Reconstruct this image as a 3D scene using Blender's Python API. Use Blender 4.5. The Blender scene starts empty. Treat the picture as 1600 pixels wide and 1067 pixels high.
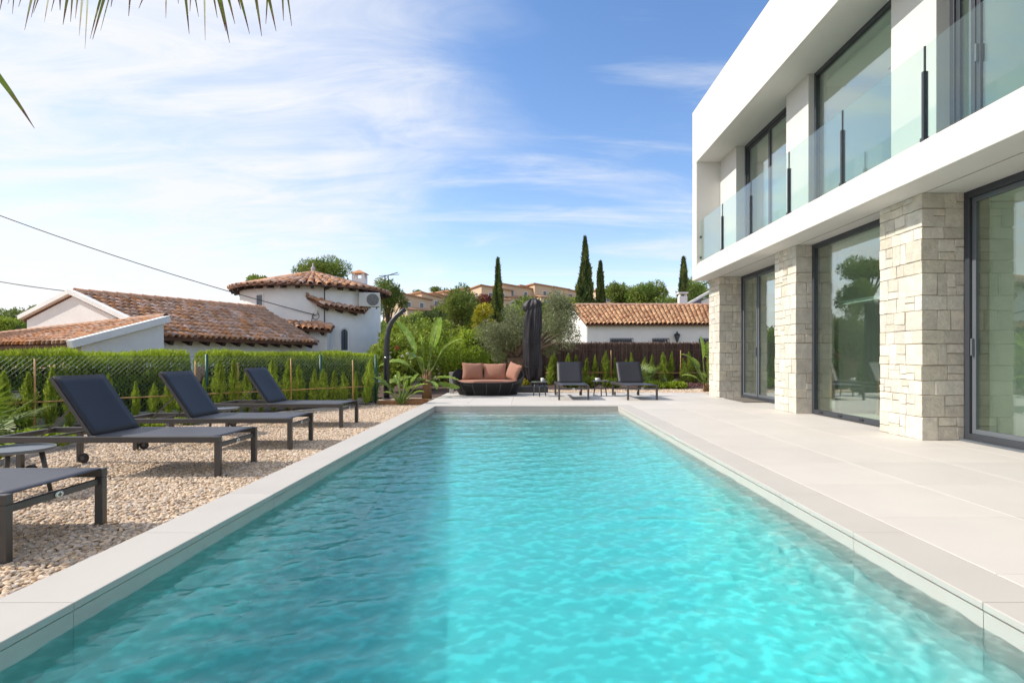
import bpy, math, random
import numpy as np
from mathutils import Vector, Matrix, Euler, noise
random.seed(7); rng = np.random.default_rng(11)
R = math.radians
sc = bpy.context.scene
col = sc.collection

# ------------------------------------------------------------------ camera, sky, sun, exposure
F, CX, CY = 889.0, 822.0, 557.0
cam = bpy.data.cameras.new('camera'); cam_o = bpy.data.objects.new('camera', cam); col.objects.link(cam_o)
cam.sensor_width = 36; cam.lens = F/1600*36; cam.shift_x = -22/1600; cam.shift_y = 23.5/1600
cam.clip_start = .05; cam.clip_end = 3000
cam_o.location = (0, 0, 1); cam_o.rotation_euler = (math.pi/2, 0, 0); sc.camera = cam_o

SUN_EL, SUN_AZ = R(41), R(1.5)
SUN = Vector((-math.cos(SUN_EL)*math.cos(SUN_AZ), math.cos(SUN_EL)*math.sin(SUN_AZ), math.sin(SUN_EL)))
world = bpy.data.worlds.new('World'); sc.world = world; world.use_nodes = True
def build_world():
    nt = world.node_tree; N = nt.nodes; L = nt.links
    bg = N['Background']
    sky = N.new('ShaderNodeTexSky'); sky.sky_type = 'NISHITA'; sky.sun_disc = False
    sky.sun_elevation = SUN_EL; sky.sun_rotation = R(-87); sky.altitude = 100
    sky.air_density = 1.0; sky.dust_density = .25; sky.ozone_density = 1.6
    tc = N.new('ShaderNodeTexCoord'); sep = N.new('ShaderNodeSeparateXYZ'); L.new(tc.outputs['Generated'], sep.inputs[0])
    def m(op, a, b=None, c=None):
        n = N.new('ShaderNodeMath'); n.operation = op
        for i, v in enumerate((a, b, c)):
            if v is None: continue
            if isinstance(v, (int, float)): n.inputs[i].default_value = v
            else: L.new(v, n.inputs[i])
        return n.outputs[0]
    x, y, z = sep.outputs
    zz = m('ADD', m('MAXIMUM', z, 0.0), .16)
    px, py = m('DIVIDE', x, zz), m('DIVIDE', y, zz)
    def cloud(sx, sy, rot, sc_, det, dist, rough=.6, off=0):
        cmb = N.new('ShaderNodeCombineXYZ'); L.new(px, cmb.inputs[0]); L.new(py, cmb.inputs[1]); cmb.inputs[2].default_value = off
        mp = N.new('ShaderNodeMapping'); mp.inputs['Rotation'].default_value = (0, 0, rot); mp.inputs['Scale'].default_value = (sx, sy, 1)
        L.new(cmb.outputs[0], mp.inputs[0])
        t = N.new('ShaderNodeTexNoise'); t.inputs['Scale'].default_value = sc_; t.inputs['Detail'].default_value = det
        t.inputs['Roughness'].default_value = rough; t.inputs['Distortion'].default_value = dist
        L.new(mp.outputs[0], t.inputs['Vector']); return t.outputs['Fac']
    def ramp(v, a, b, lo=0., hi=1.):
        n = N.new('ShaderNodeMapRange'); n.interpolation_type = 'SMOOTHSTEP'; L.new(v, n.inputs[0])
        n.inputs[1].default_value = a; n.inputs[2].default_value = b; n.inputs[3].default_value = lo; n.inputs[4].default_value = hi; return n.outputs[0]
    big = cloud(1, 1, 0, .9, 6, .6, .55, 3.3)
    wisp = cloud(.35, 1.9, R(-28), 1.1, 9, 1.2, .62, 8.1)
    fine = cloud(.6, 1.5, R(25), 3.2, 8, .8, .65, 1.7)
    # a bank of thin cloud lies over the west (left), clear air to the east; unseen cloud added behind the camera as fill light
    bank = ramp(m('SUBTRACT', m('MULTIPLY', x, -1.0), m('MULTIPLY', m('SUBTRACT', y, .85), .35)), -.22, .56, -.34, .36)
    c1 = m('ADD', m('ADD', m('MULTIPLY', big, .95), m('MULTIPLY', fine, .16)), bank)
    m1 = ramp(c1, .36, .86)
    m2 = m('MULTIPLY', ramp(m('ADD', m('MULTIPLY', wisp, .75), m('MULTIPLY', fine, .3)), .49, .80), .72)
    low = ramp(z, .0, .25, .22, .0)
    mott = ramp(m('ADD', m('MULTIPLY', fine, .55), m('MULTIPLY', wisp, .45)), .34, .62, .52, 1.0)
    cov = m('MINIMUM', m('ADD', m('MAXIMUM', m('MULTIPLY', m1, mott), m2), low), .95)
    hs = N.new('ShaderNodeHueSaturation'); hs.inputs['Saturation'].default_value = 1.22; hs.inputs['Value'].default_value = 1.0
    L.new(sky.outputs[0], hs.inputs['Color'])
    tn = N.new('ShaderNodeMixRGB'); tn.blend_type = 'MULTIPLY'; tn.inputs[0].default_value = 1; L.new(hs.outputs[0], tn.inputs[1]); tn.inputs[2].default_value = (.95, .785, .765, 1)
    mix = N.new('ShaderNodeMixRGB'); L.new(cov, mix.inputs[0]); L.new(tn.outputs[0], mix.inputs[1])
    mix.inputs[2].default_value = (3.3, 3.35, 3.46, 1)
    L.new(mix.outputs[0], bg.inputs[0]); bg.inputs[1].default_value = .126
build_world()
sun_l = bpy.data.lights.new('sun', 'SUN'); sun_l.energy = 2.0; sun_l.angle = R(.55); sun_l.color = (1, .93, .82)
sun_o = bpy.data.objects.new('sun', sun_l); col.objects.link(sun_o); sun_o.rotation_euler = SUN.to_track_quat('Z', 'Y').to_euler()
sun_o.location = (-20, 10, 30)
vs = sc.view_settings; vs.view_transform = 'Standard'; vs.look = 'None'; vs.exposure = 1.22; vs.gamma = 1; vs.use_curve_mapping = False
cy = sc.cycles
cy.use_denoising = True; cy.max_bounces = 12; cy.transparent_max_bounces = 24; cy.transmission_bounces = 10; cy.glossy_bounces = 5; cy.diffuse_bounces = 5
cy.caustics_refractive = True; cy.caustics_reflective = False; cy.sample_clamp_indirect = 0; cy.blur_glossy = .35

def P(x, y, d): return Vector(((x-CX)*d/F, d, 1-(y-CY)*d/F))
def G(x, y, z=0.): d = F*(1-z)/(y-CY); return Vector(((x-CX)*d/F, d, z))

# ------------------------------------------------------------------ materials
def mat(name, base, rough=.7, var=0, vs_=8, bump=0, bs=60, rnd=0, metal=0, spec=.5, tint=None, trans=0, dark=None, stretch=None, coat=0, hue=0):
    """noise-varied principled; rnd = value spread per object, tint = second colour driven by the 'tint' attribute"""
    m = bpy.data.materials.new(name); m.use_nodes = True; nt = m.node_tree; N, L = nt.nodes, nt.links
    b = N['Principled BSDF']; b.inputs['Roughness'].default_value = rough; b.inputs['Metallic'].default_value = metal
    b.inputs['Specular IOR Level'].default_value = spec
    if coat: b.inputs['Coat Weight'].default_value = coat
    c = N.new('ShaderNodeRGB'); c.outputs[0].default_value = (*base, 1); out = c.outputs[0]
    tc = N.new('ShaderNodeTexCoord'); vec = tc.outputs['Object']
    if stretch:
        mp = N.new('ShaderNodeMapping'); mp.inputs['Scale'].default_value = stretch; L.new(vec, mp.inputs[0]); vec = mp.outputs[0]
    oi = None
    if rnd or hue:
        oi = N.new('ShaderNodeObjectInfo')
        add = N.new('ShaderNodeVectorMath'); add.operation = 'ADD'; L.new(vec, add.inputs[0])
        sc_ = N.new('ShaderNodeVectorMath'); sc_.operation = 'SCALE'; L.new(oi.outputs['Random'], sc_.inputs[0]); sc_.inputs['Scale'].default_value = 37
        L.new(sc_.outputs[0], add.inputs[1]); vec = add.outputs[0]
    if tint:
        at = N.new('ShaderNodeAttribute'); at.attribute_name = 'tint'
        mx = N.new('ShaderNodeMixRGB'); L.new(at.outputs['Fac'], mx.inputs[0]); L.new(out, mx.inputs[1]); mx.inputs[2].default_value = (*tint, 1); out = mx.outputs[0]
    if var or dark:
        n = N.new('ShaderNodeTexNoise'); n.inputs['Scale'].default_value = vs_; n.inputs['Detail'].default_value = 6; n.inputs['Roughness'].default_value = .6
        L.new(vec, n.inputs['Vector'])
        mr = N.new('ShaderNodeMapRange'); L.new(n.outputs['Fac'], mr.inputs[0]); mr.inputs[1].default_value = .3; mr.inputs[2].default_value = .7
        mx = N.new('ShaderNodeMixRGB'); L.new(mr.outputs[0], mx.inputs[0])
        if dark:
            mx.inputs[1].default_value = (*dark, 1); L.new(out, mx.inputs[2])
        else:
            a = N.new('ShaderNodeMixRGB'); a.blend_type = 'MULTIPLY'; a.inputs[0].default_value = 1; L.new(out, a.inputs[1]); a.inputs[2].default_value = (1-var, 1-var, 1-var*.9, 1)
            a2 = N.new('ShaderNodeMixRGB'); a2.blend_type = 'MULTIPLY'; a2.inputs[0].default_value = 1; L.new(out, a2.inputs[1]); a2.inputs[2].default_value = (1+var, 1+var, 1+var*.9, 1)
            L.new(a.outputs[0], mx.inputs[1]); L.new(a2.outputs[0], mx.inputs[2])
        out = mx.outputs[0]
    if rnd or hue:
        hs = N.new('ShaderNodeHueSaturation'); L.new(out, hs.inputs['Color'])
        mr = N.new('ShaderNodeMapRange'); L.new(oi.outputs['Random'], mr.inputs[0]); mr.inputs[3].default_value = 1-rnd; mr.inputs[4].default_value = 1+rnd; L.new(mr.outputs[0], hs.inputs['Value'])
        if hue:
            wn = N.new('ShaderNodeTexWhiteNoise'); wn.noise_dimensions = '1D'; L.new(oi.outputs['Random'], wn.inputs['W'])
            mr2 = N.new('ShaderNodeMapRange'); L.new(wn.outputs['Value'], mr2.inputs[0]); mr2.inputs[3].default_value = 1-hue; mr2.inputs[4].default_value = 1+hue*.6; L.new(mr2.outputs[0], hs.inputs['Saturation'])
        out = hs.outputs[0]
    L.new(out, b.inputs['Base Color'])
    if bump:
        n2 = N.new('ShaderNodeTexNoise'); n2.inputs['Scale'].default_value = bs; n2.inputs['Detail'].default_value = 5; L.new(vec, n2.inputs['Vector'])
        bp = N.new('ShaderNodeBump'); bp.inputs['Strength'].default_value = bump; bp.inputs['Distance'].default_value = .02; L.new(n2.outputs['Fac'], bp.inputs['Height']); L.new(bp.outputs[0], b.inputs['Normal'])
    if trans:
        t = N.new('ShaderNodeBsdfTranslucent'); L.new(out, t.inputs[0])
        ms = N.new('ShaderNodeMixShader'); ms.inputs[0].default_value = trans; L.new(b.outputs[0], ms.inputs[1]); L.new(t.outputs[0], ms.inputs[2])
        L.new(ms.outputs[0], N['Material Output'].inputs[0])
    return m

def glass(name, tint, ior, rough=0., power=2.3):
    m = bpy.data.materials.new(name); m.use_nodes = True; nt = m.node_tree; N, L = nt.nodes, nt.links; N.remove(N['Principled BSDF'])
    t = N.new('ShaderNodeBsdfTransparent'); t.inputs[0].default_value = (*tint, 1)
    g = N.new('ShaderNodeBsdfGlossy'); g.inputs['Roughness'].default_value = rough; g.inputs[0].default_value = (.97, 1, .99, 1)
    # Schlick reflectance, the same from both sides of the pane
    lw = N.new('ShaderNodeLayerWeight'); lw.inputs[0].default_value = .5
    pw = N.new('ShaderNodeMath'); pw.operation = 'POWER'; L.new(lw.outputs['Facing'], pw.inputs[0]); pw.inputs[1].default_value = power
    f0 = ((ior-1)/(ior+1))**2
    fr = N.new('ShaderNodeMath'); fr.operation = 'MULTIPLY_ADD'; L.new(pw.outputs[0], fr.inputs[0]); fr.inputs[1].default_value = 1-f0; fr.inputs[2].default_value = f0
    ms = N.new('ShaderNodeMixShader'); L.new(fr.outputs[0], ms.inputs[0]); L.new(t.outputs[0], ms.inputs[1]); L.new(g.outputs[0], ms.inputs[2])
    L.new(ms.outputs[0], N['Material Output'].inputs[0]); return m

def water_mat():
    m = bpy.data.materials.new('pool_water'); m.use_nodes = True; nt = m.node_tree; N, L = nt.nodes, nt.links; N.remove(N['Principled BSDF'])
    tr = N.new('ShaderNodeBsdfTransparent'); at = N.new('ShaderNodeAttribute'); at.attribute_name = 'caustic_tint'; L.new(at.outputs['Fac'], tr.inputs[0])
    rf = N.new('ShaderNodeBsdfRefraction'); rf.inputs['IOR'].default_value = 1.17; rf.inputs['Roughness'].default_value = 0
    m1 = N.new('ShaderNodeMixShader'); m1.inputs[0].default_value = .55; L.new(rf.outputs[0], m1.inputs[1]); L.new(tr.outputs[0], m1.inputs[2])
    gl = N.new('ShaderNodeBsdfGlossy'); gl.inputs['Roughness'].default_value = .02; fr = N.new('ShaderNodeFresnel'); fr.inputs[0].default_value = 1.25
    m2 = N.new('ShaderNodeMixShader'); L.new(fr.outputs[0], m2.inputs[0]); L.new(m1.outputs[0], m2.inputs[1]); L.new(gl.outputs[0], m2.inputs[2])
    o = N['Material Output']; L.new(m2.outputs[0], o.inputs[0])
    a = N.new('ShaderNodeVolumeAbsorption'); a.inputs['Color'].default_value = (0, .950, .992, 1); a.inputs['Density'].default_value = .64; L.new(a.outputs[0], o.inputs[1])
    return m

M = dict(
    render=mat('white_render', (.70, .68, .65), .85, .03, 1.5, .05, 120),
    render2=mat('villa_plaster', (.88, .865, .845), .9, .05, 2, .25, 14),
    salmon=mat('salmon_plaster', (.62, .38, .30), .9, .06, 2, .2, 20),
    stone=mat('limestone', (.66, .61, .515), .9, .16, 9, .6, 34, rnd=.12, hue=.25),
    mortar=mat('mortar', (.40, .35, .28), .95, .1, 12),
    frame=mat('anthracite_aluminium', (.045, .051, .062), .42, .05, 3),
    frame_l=mat('grey_aluminium', (.13, .145, .165), .4, .05, 3),
    glass=glass('window_glass', (.86, .96, .90), 1.95),
    rail_glass=glass('balustrade_glass', (.88, .955, .94), 1.40, power=4),
    tile=mat('deck_porcelain', (.60, .565, .525), .6, .05, .9, .03, 90, rnd=.04),
    coping=mat('coping_porcelain', (.52, .49, .455), .6, .04, 1.6, .03, 90, rnd=.015),
    pooltile=mat('pool_porcelain', (.92, .915, .88), .6, .06, 1.2, 0, 60, rnd=.02),
    joint=mat('grout', (.40, .37, .33), .95),
    pebble=mat('pebble', (.62, .475, .34), .8, .15, 30, 0, 60, rnd=.38, hue=.35),
    gravel_base=mat('gravel_bed', (.40, .31, .235), .95, .35, 45, .8, 60),
    bark=mat('bark_mulch', (.10, .062, .05), .95, .5, 40, .8, 50),
    kerb=mat('pale_kerb', (.5, .48, .45), .85, .08, 9),
    ground=mat('dry_ground', (.16, .14, .075), .95, .35, .25, .3, 3),
    hill=mat('scrub_hill', (.10, .11, .045), .95, .5, .08, .4, 1),
    lframe=mat('lounger_aluminium', (.085, .08, .078), .38, .05, 4, metal=.35),
    sling=mat('charcoal_sling', (.062, .066, .085), .52, .05, 5, .1, 500),
    slingb=mat('navy_sling', (.021, .022, .031), .5, .05, 5, .1, 500),
    rubber=mat('rubber', (.02, .02, .02), .7),
    badge=mat('silver_badge', (.65, .65, .62), .35, metal=.6),
    terracotta=mat('terracotta', (.60, .325, .19), .88, .30, 7, .3, 40, rnd=.32, hue=.35),
    terracotta_y=mat('sun_bleached_tile', (.64, .40, .23), .88, .30, 2.2, .3, 40, tint=(.36, .16, .085)),
    pan=mat('roof_pan', (.17, .085, .055), .9, .3, 5),
    wood_d=mat('dark_rafter', (.05, .03, .022), .8, .2, 10),
    wood=mat('plank', (.30, .15, .065), .75, .25, 6, .2, 30, stretch=(1, 8, 8)),
    iron=mat('black_iron', (.02, .02, .022), .5),
    acwhite=mat('unit_casing', (.68, .67, .64), .6, .05, 4),
    heather=mat('heather_twig', (.26, .175, .14), .95, .3, 20, tint=(.10, .06, .05)),
    bamboo=mat('bamboo', (.52, .31, .12), .55, .2, 14),
    greenpost=mat('green_post', (.012, .085, .06), .45),
    wire=mat('galvanised_wire', (.34, .40, .38), .5, metal=.3),
    cable=mat('black_cable', (.02, .02, .02), .6),
    wicker=mat('black_rope', (.016, .016, .018), .55, .2, 60),
    cushion=mat('salmon_cushion', (.37, .185, .13), .9, .06, 5, .35, 16),
    parasol=mat('parasol_cover', (.012, .009, .014), .55, .08, 5, .15, 60),
    shower=mat('black_plastic', (.03, .03, .036), .35),
    chrome=mat('chrome', (.7, .7, .7), .15, metal=1),
    concrete=mat('concrete_pad', (.5, .48, .46), .9, .1, 14),
    white=mat('white_ceramic', (.8, .8, .78), .3),
    indoor=mat('interior_wall', (.86, .865, .84), .9, .02, 2),
    indoorw=mat('walnut', (.20, .105, .055), .5, .25, 5, stretch=(6, 6, .6)),
    grey=mat('grey_cabinet', (.16, .15, .15), .55, .05, 3),
    chairw=mat('chair_wood', (.42, .24, .11), .5, .15, 8),
    curtain=mat('curtain', (.68, .68, .55), .9, trans=.3),
    ochre=mat('ochre_render', (.64, .48, .33), .9, .06, .4, rnd=.05),
    ochre_roof=mat('far_tile', (.42, .24, .14), .9, .2, 2),
    far_glass=mat('far_pane', (.10, .12, .15), .2),
    far_white=mat('far_frame', (.7, .7, .7), .6),
    trunk=mat('grey_bark', (.15, .105, .075), .95, .35, 8, .8, 18),
    olive_trunk=mat('olive_bark', (.15, .105, .075), .95, .4, 9, 1.0, 16),
    stem=mat('stem', (.12, .075, .04), .9, .2, 12),
    petiole=mat('petiole', (.16, .24, .05), .6, .15, 8),
    fibre=mat('leaf_base', (.26, .15, .075), .85, .35, 14, .4, 30, stretch=(6, 6, 1)),
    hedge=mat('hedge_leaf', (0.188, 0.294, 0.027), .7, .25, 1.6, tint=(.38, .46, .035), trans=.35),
    conifer=mat('conifer_leaf', (0.213, 0.338, 0.044), .7, .2, 2, tint=(.40, .46, .06), trans=.4, rnd=.15),
    pine=mat('pine_needle', (0.110, 0.188, 0.036), .75, .3, .7, tint=(.28, .30, .045), trans=.3, rnd=.12),
    cypress=mat('cypress_leaf', (0.046, 0.091, 0.027), .8, .25, 1.2, tint=(.16, .19, .04), trans=.2, rnd=.12),
    olive=mat('olive_leaf', (0.198, 0.235, 0.104), .6, .2, 2, tint=(.27, .285, .155), trans=.25),
    shrub=mat('shrub_leaf', (0.169, 0.244, 0.027), .6, .3, 1.5, tint=(.36, .42, .045), trans=.35, rnd=.15),
    yellow=mat('yellow_leaf', (.30, .30, .02), .6, .2, 2, tint=(.55, .45, .03), trans=.35),
    lime=mat('lime_leaf', (.22, .34, .02), .55, .2, 4, tint=(.44, .50, .05), trans=.4),
    strel=mat('paddle_leaf', (0.19, 0.34, 0.035), .38, .15, 4, tint=(.52, .56, .17), trans=.4, rnd=.2),
    palm=mat('palm_leaf', (.22, .33, .03), .5, .15, 5, tint=(.20, .085, .045), trans=.35),
    palmg=mat('fan_palm_leaf', (.12, .22, .02), .5, .15, 5, tint=(.30, .34, .04), trans=.3),
    heath=mat('purple_ground_leaf', (.14, .06, .07), .9, .3, 5, tint=(.24, .13, .12)),
    flower_r=mat('red_petal', (.65, .03, .04), .6),
    flower_w=mat('white_petal', (.8, .8, .78), .6),
    redleaf=mat('russet_leaf', (.22, .07, .05), .7, .2, 2, tint=(.35, .14, .09), trans=.3),
)
M['water'] = water_mat()

# ------------------------------------------------------------------ mesh helpers
ORG = {}
def worg(o): return ORG.get(o.name, Vector()) if o else Vector()
class MB:
    def __init__(s): s.v = []; s.f = []; s.t = []
    def add(s, v, f, tint=0.):
        b = len(s.v); s.v += [tuple(p) for p in v]; s.f += [tuple(i+b for i in q) for q in f]; s.t += [tint]*len(f); return s
    def box(s, a, b):
        (x0, y0, z0), (x1, y1, z1) = a, b
        return s.add([(x0,y0,z0),(x1,y0,z0),(x1,y1,z0),(x0,y1,z0),(x0,y0,z1),(x1,y0,z1),(x1,y1,z1),(x0,y1,z1)],
              [(0,3,2,1),(4,5,6,7),(0,1,5,4),(1,2,6,5),(2,3,7,6),(3,0,4,7)])
    def bar(s, a, b, w, h, up=(0,0,1)):
        a, b = Vector(a), Vector(b); d = (b-a).normalized(); u = Vector(up)
        if abs(d.dot(u)) > .98: u = Vector((0,1,0))
        x = d.cross(u).normalized()*w/2; y = x.cross(d).normalized()*h/2
        return s.add([a-x-y,a+x-y,a+x+y,a-x+y,b-x-y,b+x-y,b+x+y,b-x+y], [(0,1,2,3),(7,6,5,4),(0,4,5,1),(1,5,6,2),(2,6,7,3),(3,7,4,0)])
    def tube(s, pts, r, n=8, cap=True):
        pts = [Vector(p) for p in pts]; k = len(pts); rs = r if isinstance(r, (list, tuple)) else [r]*k
        v = []; prev = None
        for i, p in enumerate(pts):
            d = (pts[min(i+1, k-1)]-pts[max(i-1, 0)]).normalized()
            u = prev if prev is not None else (Vector((0,0,1)) if abs(d.z) < .9 else Vector((0,1,0)))
            x = d.cross(u).normalized(); y = x.cross(d).normalized(); prev = y
            for j in range(n):
                a = 2*math.pi*j/n; v.append(p+x*math.cos(a)*rs[i]+y*math.sin(a)*rs[i])
        f = [(i*n+j, (i+1)*n+j, (i+1)*n+(j+1)%n, i*n+(j+1)%n) for i in range(k-1) for j in range(n)]
        if cap: f += [tuple(range(n)), tuple((k-1)*n+j for j in range(n-1, -1, -1))]
        return s.add(v, f)
    def lathe(s, prof, n=24, c=(0,0,0), cap=True, sx=1, sy=1):
        v = [(c[0]+r*math.cos(2*math.pi*j/n)*sx, c[1]+r*math.sin(2*math.pi*j/n)*sy, c[2]+z) for r, z in prof for j in range(n)]
        f = [(i*n+j, i*n+(j+1)%n, (i+1)*n+(j+1)%n, (i+1)*n+j) for i in range(len(prof)-1) for j in range(n)]
        if cap: f += [tuple(range(n-1, -1, -1)), tuple((len(prof)-1)*n+j for j in range(n))]
        return s.add(v, f)
    def prism(s, poly, off):   # polygon of 3D points extruded by vector off
        n = len(poly); a = [Vector(p) for p in poly]; b = [p+Vector(off) for p in a]
        return s.add(a+b, [tuple(range(n)), tuple(range(2*n-1, n-1, -1))]+[(i, i+n, (i+1)%n+n, (i+1)%n) for i in range(n)])
    def mesh(s, name, m, smooth=False, tint=False):
        me = bpy.data.meshes.new(name); me.from_pydata(s.v, [], s.f); me.materials.append(m)
        if smooth: me.polygons.foreach_set('use_smooth', [True]*len(s.f))
        if tint:
            a = me.attributes.new('tint', 'FLOAT', 'FACE'); a.data.foreach_set('value', s.t)
        me.update(); return me
    def build(s, name, m, parent=None, smooth=False, bevel=0, world=False, tint=False, recalc=True):
        if world and parent:
            o = worg(parent); s.v = [(p[0]-o.x, p[1]-o.y, p[2]-o.z) for p in s.v]
        me = s.mesh(name, m, smooth, tint)
        if recalc:
            import bmesh
            bm = bmesh.new(); bm.from_mesh(me); bmesh.ops.recalc_face_normals(bm, faces=bm.faces); bm.to_mesh(me); bm.free()
        return link(name, me, parent, bevel)
def link(name, me, parent=None, bevel=0):
    o = bpy.data.objects.new(name, me); col.objects.link(o); o.parent = parent; ORG[o.name] = worg(parent)
    if bevel:
        b = o.modifiers.new('bevel', 'BEVEL'); b.width = bevel; b.segments = 2; b.limit_method = 'ANGLE'
    return o
def tag(o, label=None, cat=None, group=None, kind=None):
    for k, v in (('label', label), ('category', cat), ('group', group), ('kind', kind)):
        if v: o[k] = v
    return o
def thing(name, label, cat, loc=(0,0,0), rz=0, group=None):
    o = bpy.data.objects.new(name, None); col.objects.link(o); o.location = loc; o.rotation_euler[2] = rz; o.empty_display_size = .1
    ORG[o.name] = Vector(loc); return tag(o, label, cat, group)
def copy_tree(o, parent=None, loc=None, rz=None, label=None, scale=None):
    c = o.copy(); col.objects.link(c); c.parent = parent
    if loc is not None: c.location = loc
    if rz is not None: c.rotation_euler[2] = rz
    if label: c['label'] = label
    if scale: c.scale = (scale,)*3 if not isinstance(scale, tuple) else scale
    for ch in o.children: copy_tree(ch, c)
    return c
def box(name, a, b, m, parent=None, bevel=0, world=True): return MB().box(a, b).build(name, m, parent, bevel=bevel, world=world)
ORD = ['first','second','third','fourth','fifth','sixth','seventh','eighth','ninth','tenth','eleventh','twelfth','thirteenth','fourteenth','fifteenth','sixteenth','seventeenth','eighteenth','nineteenth','twentieth','twenty-first','twenty-second','twenty-third','twenty-fourth','twenty-fifth','twenty-sixth','twenty-seventh','twenty-eighth']

def unit(a): return a/np.maximum(np.linalg.norm(a, axis=-1, keepdims=True), 1e-9)
def leaf_mesh(name, c, d, ln, wd, m, tint, fold=0.):
    """diamond leaves: centre c (n,3), direction d, length ln, width wd"""
    n = len(c); d = unit(d); r = unit(np.cross(d, rng.normal(size=(n, 3))))
    ln = np.broadcast_to(ln, n)[:, None]; wd = np.broadcast_to(wd, n)[:, None]
    up = np.cross(r, d)*wd*fold
    v = np.stack([c-d*ln*.5, c-r*wd*.5+up, c+d*ln*.5, c+r*wd*.5+up], 1).reshape(-1, 3)
    me = bpy.data.meshes.new(name); me.vertices.add(4*n); me.vertices.foreach_set('co', v.ravel())
    me.loops.add(4*n); me.loops.foreach_set('vertex_index', np.arange(4*n)); me.polygons.add(n)
    me.polygons.foreach_set('loop_start', np.arange(n)*4); me.polygons.foreach_set('loop_total', np.full(n, 4))
    a = me.attributes.new('tint', 'FLOAT', 'FACE'); a.data.foreach_set('value', np.clip(np.broadcast_to(tint, n), 0, 1).astype(np.float32))
    me.materials.append(m); me.update(); me.validate(); return me
def sph(n): return unit(rng.normal(size=(n, 3)))
def crown(centres, radii, per, squash=.75, shell=.45, up=.3):
    """leaf centres and directions over clumps; tint falls with chance only"""
    C, D, T = [], [], []
    for c, r, k in zip(centres, radii, per):
        s = sph(k); rr = r*(shell+(1-shell)*rng.random((k, 1))**.6)
        p = s*rr; p[:, 2] *= squash
        lump = np.array([noise.noise(Vector(q)*2.3/r+Vector(c)) for q in p])
        keep = rng.random(k) < .80+lump*.7
        p = p*(1+.25*lump[:, None])
        C.append((p+np.array(c))[keep]); dd = s+rng.normal(size=(k, 3))*.7; dd[:, 2] += up; D.append(dd[keep])
        T.append((rng.random(k)**2*.6+rng.random()*.35)[keep])
    return np.concatenate(C), np.concatenate(D), np.concatenate(T)
def tree(name, label, cat, base, clumps, trunk_h, trunk_r, m, n, ln, wd, group=None, squash=.75, limbs=True, bark='trunk', shell=.45, up=.3, foliage='crown', lean=(0, 0)):
    t = thing(name, label, cat, base, 0, group)
    cs = [np.array(c[:3]) for c in clumps]; rs = [c[3] for c in clumps]; tot = sum(r*r for r in rs)
    C, D, T = crown(cs, rs, [max(8, int(n*r*r/tot)) for r in rs], squash, shell, up)
    link(foliage, leaf_mesh(foliage, C, D, ln*(.6+.8*rng.random(len(C))), wd*(.6+.8*rng.random(len(C))), M[m], T), t)
    b = MB(); k = 6; top = Vector((lean[0], lean[1], trunk_h))
    pts = [Vector((top.x*(i/k)**1.5+random.uniform(-1, 1)*trunk_r*.35*(i > 0), top.y*(i/k)**1.5+random.uniform(-1, 1)*trunk_r*.35*(i > 0), trunk_h*i/k-(.1 if i == 0 else 0))) for i in range(k+1)]
    b.tube(pts, [trunk_r*(1.25-.75*i/k) for i in range(k+1)], 8)
    if limbs:
        for c, r in zip(cs, rs):
            e = Vector(c); a = pts[max(2, k-2)] if trunk_h > .5 else pts[-1]; mid = a.lerp(e, .5)+Vector((random.uniform(-.1, .1)*r, random.uniform(-.1, .1)*r, .12*r))
            b.tube([a, mid, e], [trunk_r*.5, trunk_r*.33, trunk_r*.12], 6)
    b.build('trunk', M[bark], t, smooth=True, recalc=False); return t
def blob(cx, cy, cz, rx, ry, rz, n, r0, r1):
    out = []
    for _ in range(n):
        s = sph(1)[0]*random.random()**.45; out.append((cx+s[0]*rx, cy+s[1]*ry, cz+s[2]*rz, random.uniform(r0, r1)))
    return out

# ------------------------------------------------------------------ setting: ground, hill, deck, pool
PX0, PX1, PY0, PY1, WZ = -1.845, 1.865, .55, 11.52, -.105
def ring_ground(name, X0, X1, Y0, Y1, z, m, hole):
    hx0, hx1, hy0, hy1 = hole
    v = [(X0,Y0,z),(X1,Y0,z),(X1,Y1,z),(X0,Y1,z),(hx0,hy0,z),(hx1,hy0,z),(hx1,hy1,z),(hx0,hy1,z)]
    return MB().add(v, [(0,1,5,4),(1,2,6,5),(2,3,7,6),(3,0,4,7)]).build(name, m)
tag(ring_ground('ground', -600, 600, -60, 900, -.14, M['ground'], (-2.4, 2.4, .2, 12.1)), kind='structure')
tag(MB().add([(-6.9,-1,-.055),(-2.17,-1,-.055),(-2.17,14.6,-.055),(-3.2,14.6,-.055),(-9,7.2,-.055),(-9,-1,-.055)], [(0,1,2,3,4,5)]).build('gravel_bed', M['gravel_base']), kind='structure')
tag(MB().add([(-2.4,15.74,-.055),(12,15.74,-.055),(12,18.6,-.055),(-2.4,18.6,-.055)], [(0,1,2,3)]).build('gravel_strip', M['gravel_base']), kind='structure')
tag(MB().add([(-5.2,14.6,-.05),(-2.17,14.6,-.05),(-2.17,18.6,-.05),(12,18.6,-.05),(12,21.6,-.05),(-5.2,21.6,-.05)], [(0,1,2,3,4,5)]).build('planting_bed', M['bark']), kind='structure')
# far hill
def hill():
    nx, ny = 60, 40; v = []; f = []
    for j in range(ny):
        for i in range(nx):
            y = 42+260*(j/(ny-1))**1.4; x = (i/(nx-1)-.5)*2.6*y
            h = 8.2*max(0, min(1, (y-55)/85))**1.1 + 5*max(0, (y-140)/160)
            side = 1/(1+math.exp((x/y+.52)*-14)); h *= .28+.72*side
            v.append((x, y, -.3+h+.5*noise.noise(Vector((x*.06, y*.06, 0)))*min(1, (y-42)/30)))
    for j in range(ny-1):
        for i in range(nx-1): a = j*nx+i; f.append((a, a+1, a+nx+1, a+nx))
    tag(MB().add(v, f).build('hill', M['hill'], smooth=True), kind='structure')
hill()

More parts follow.
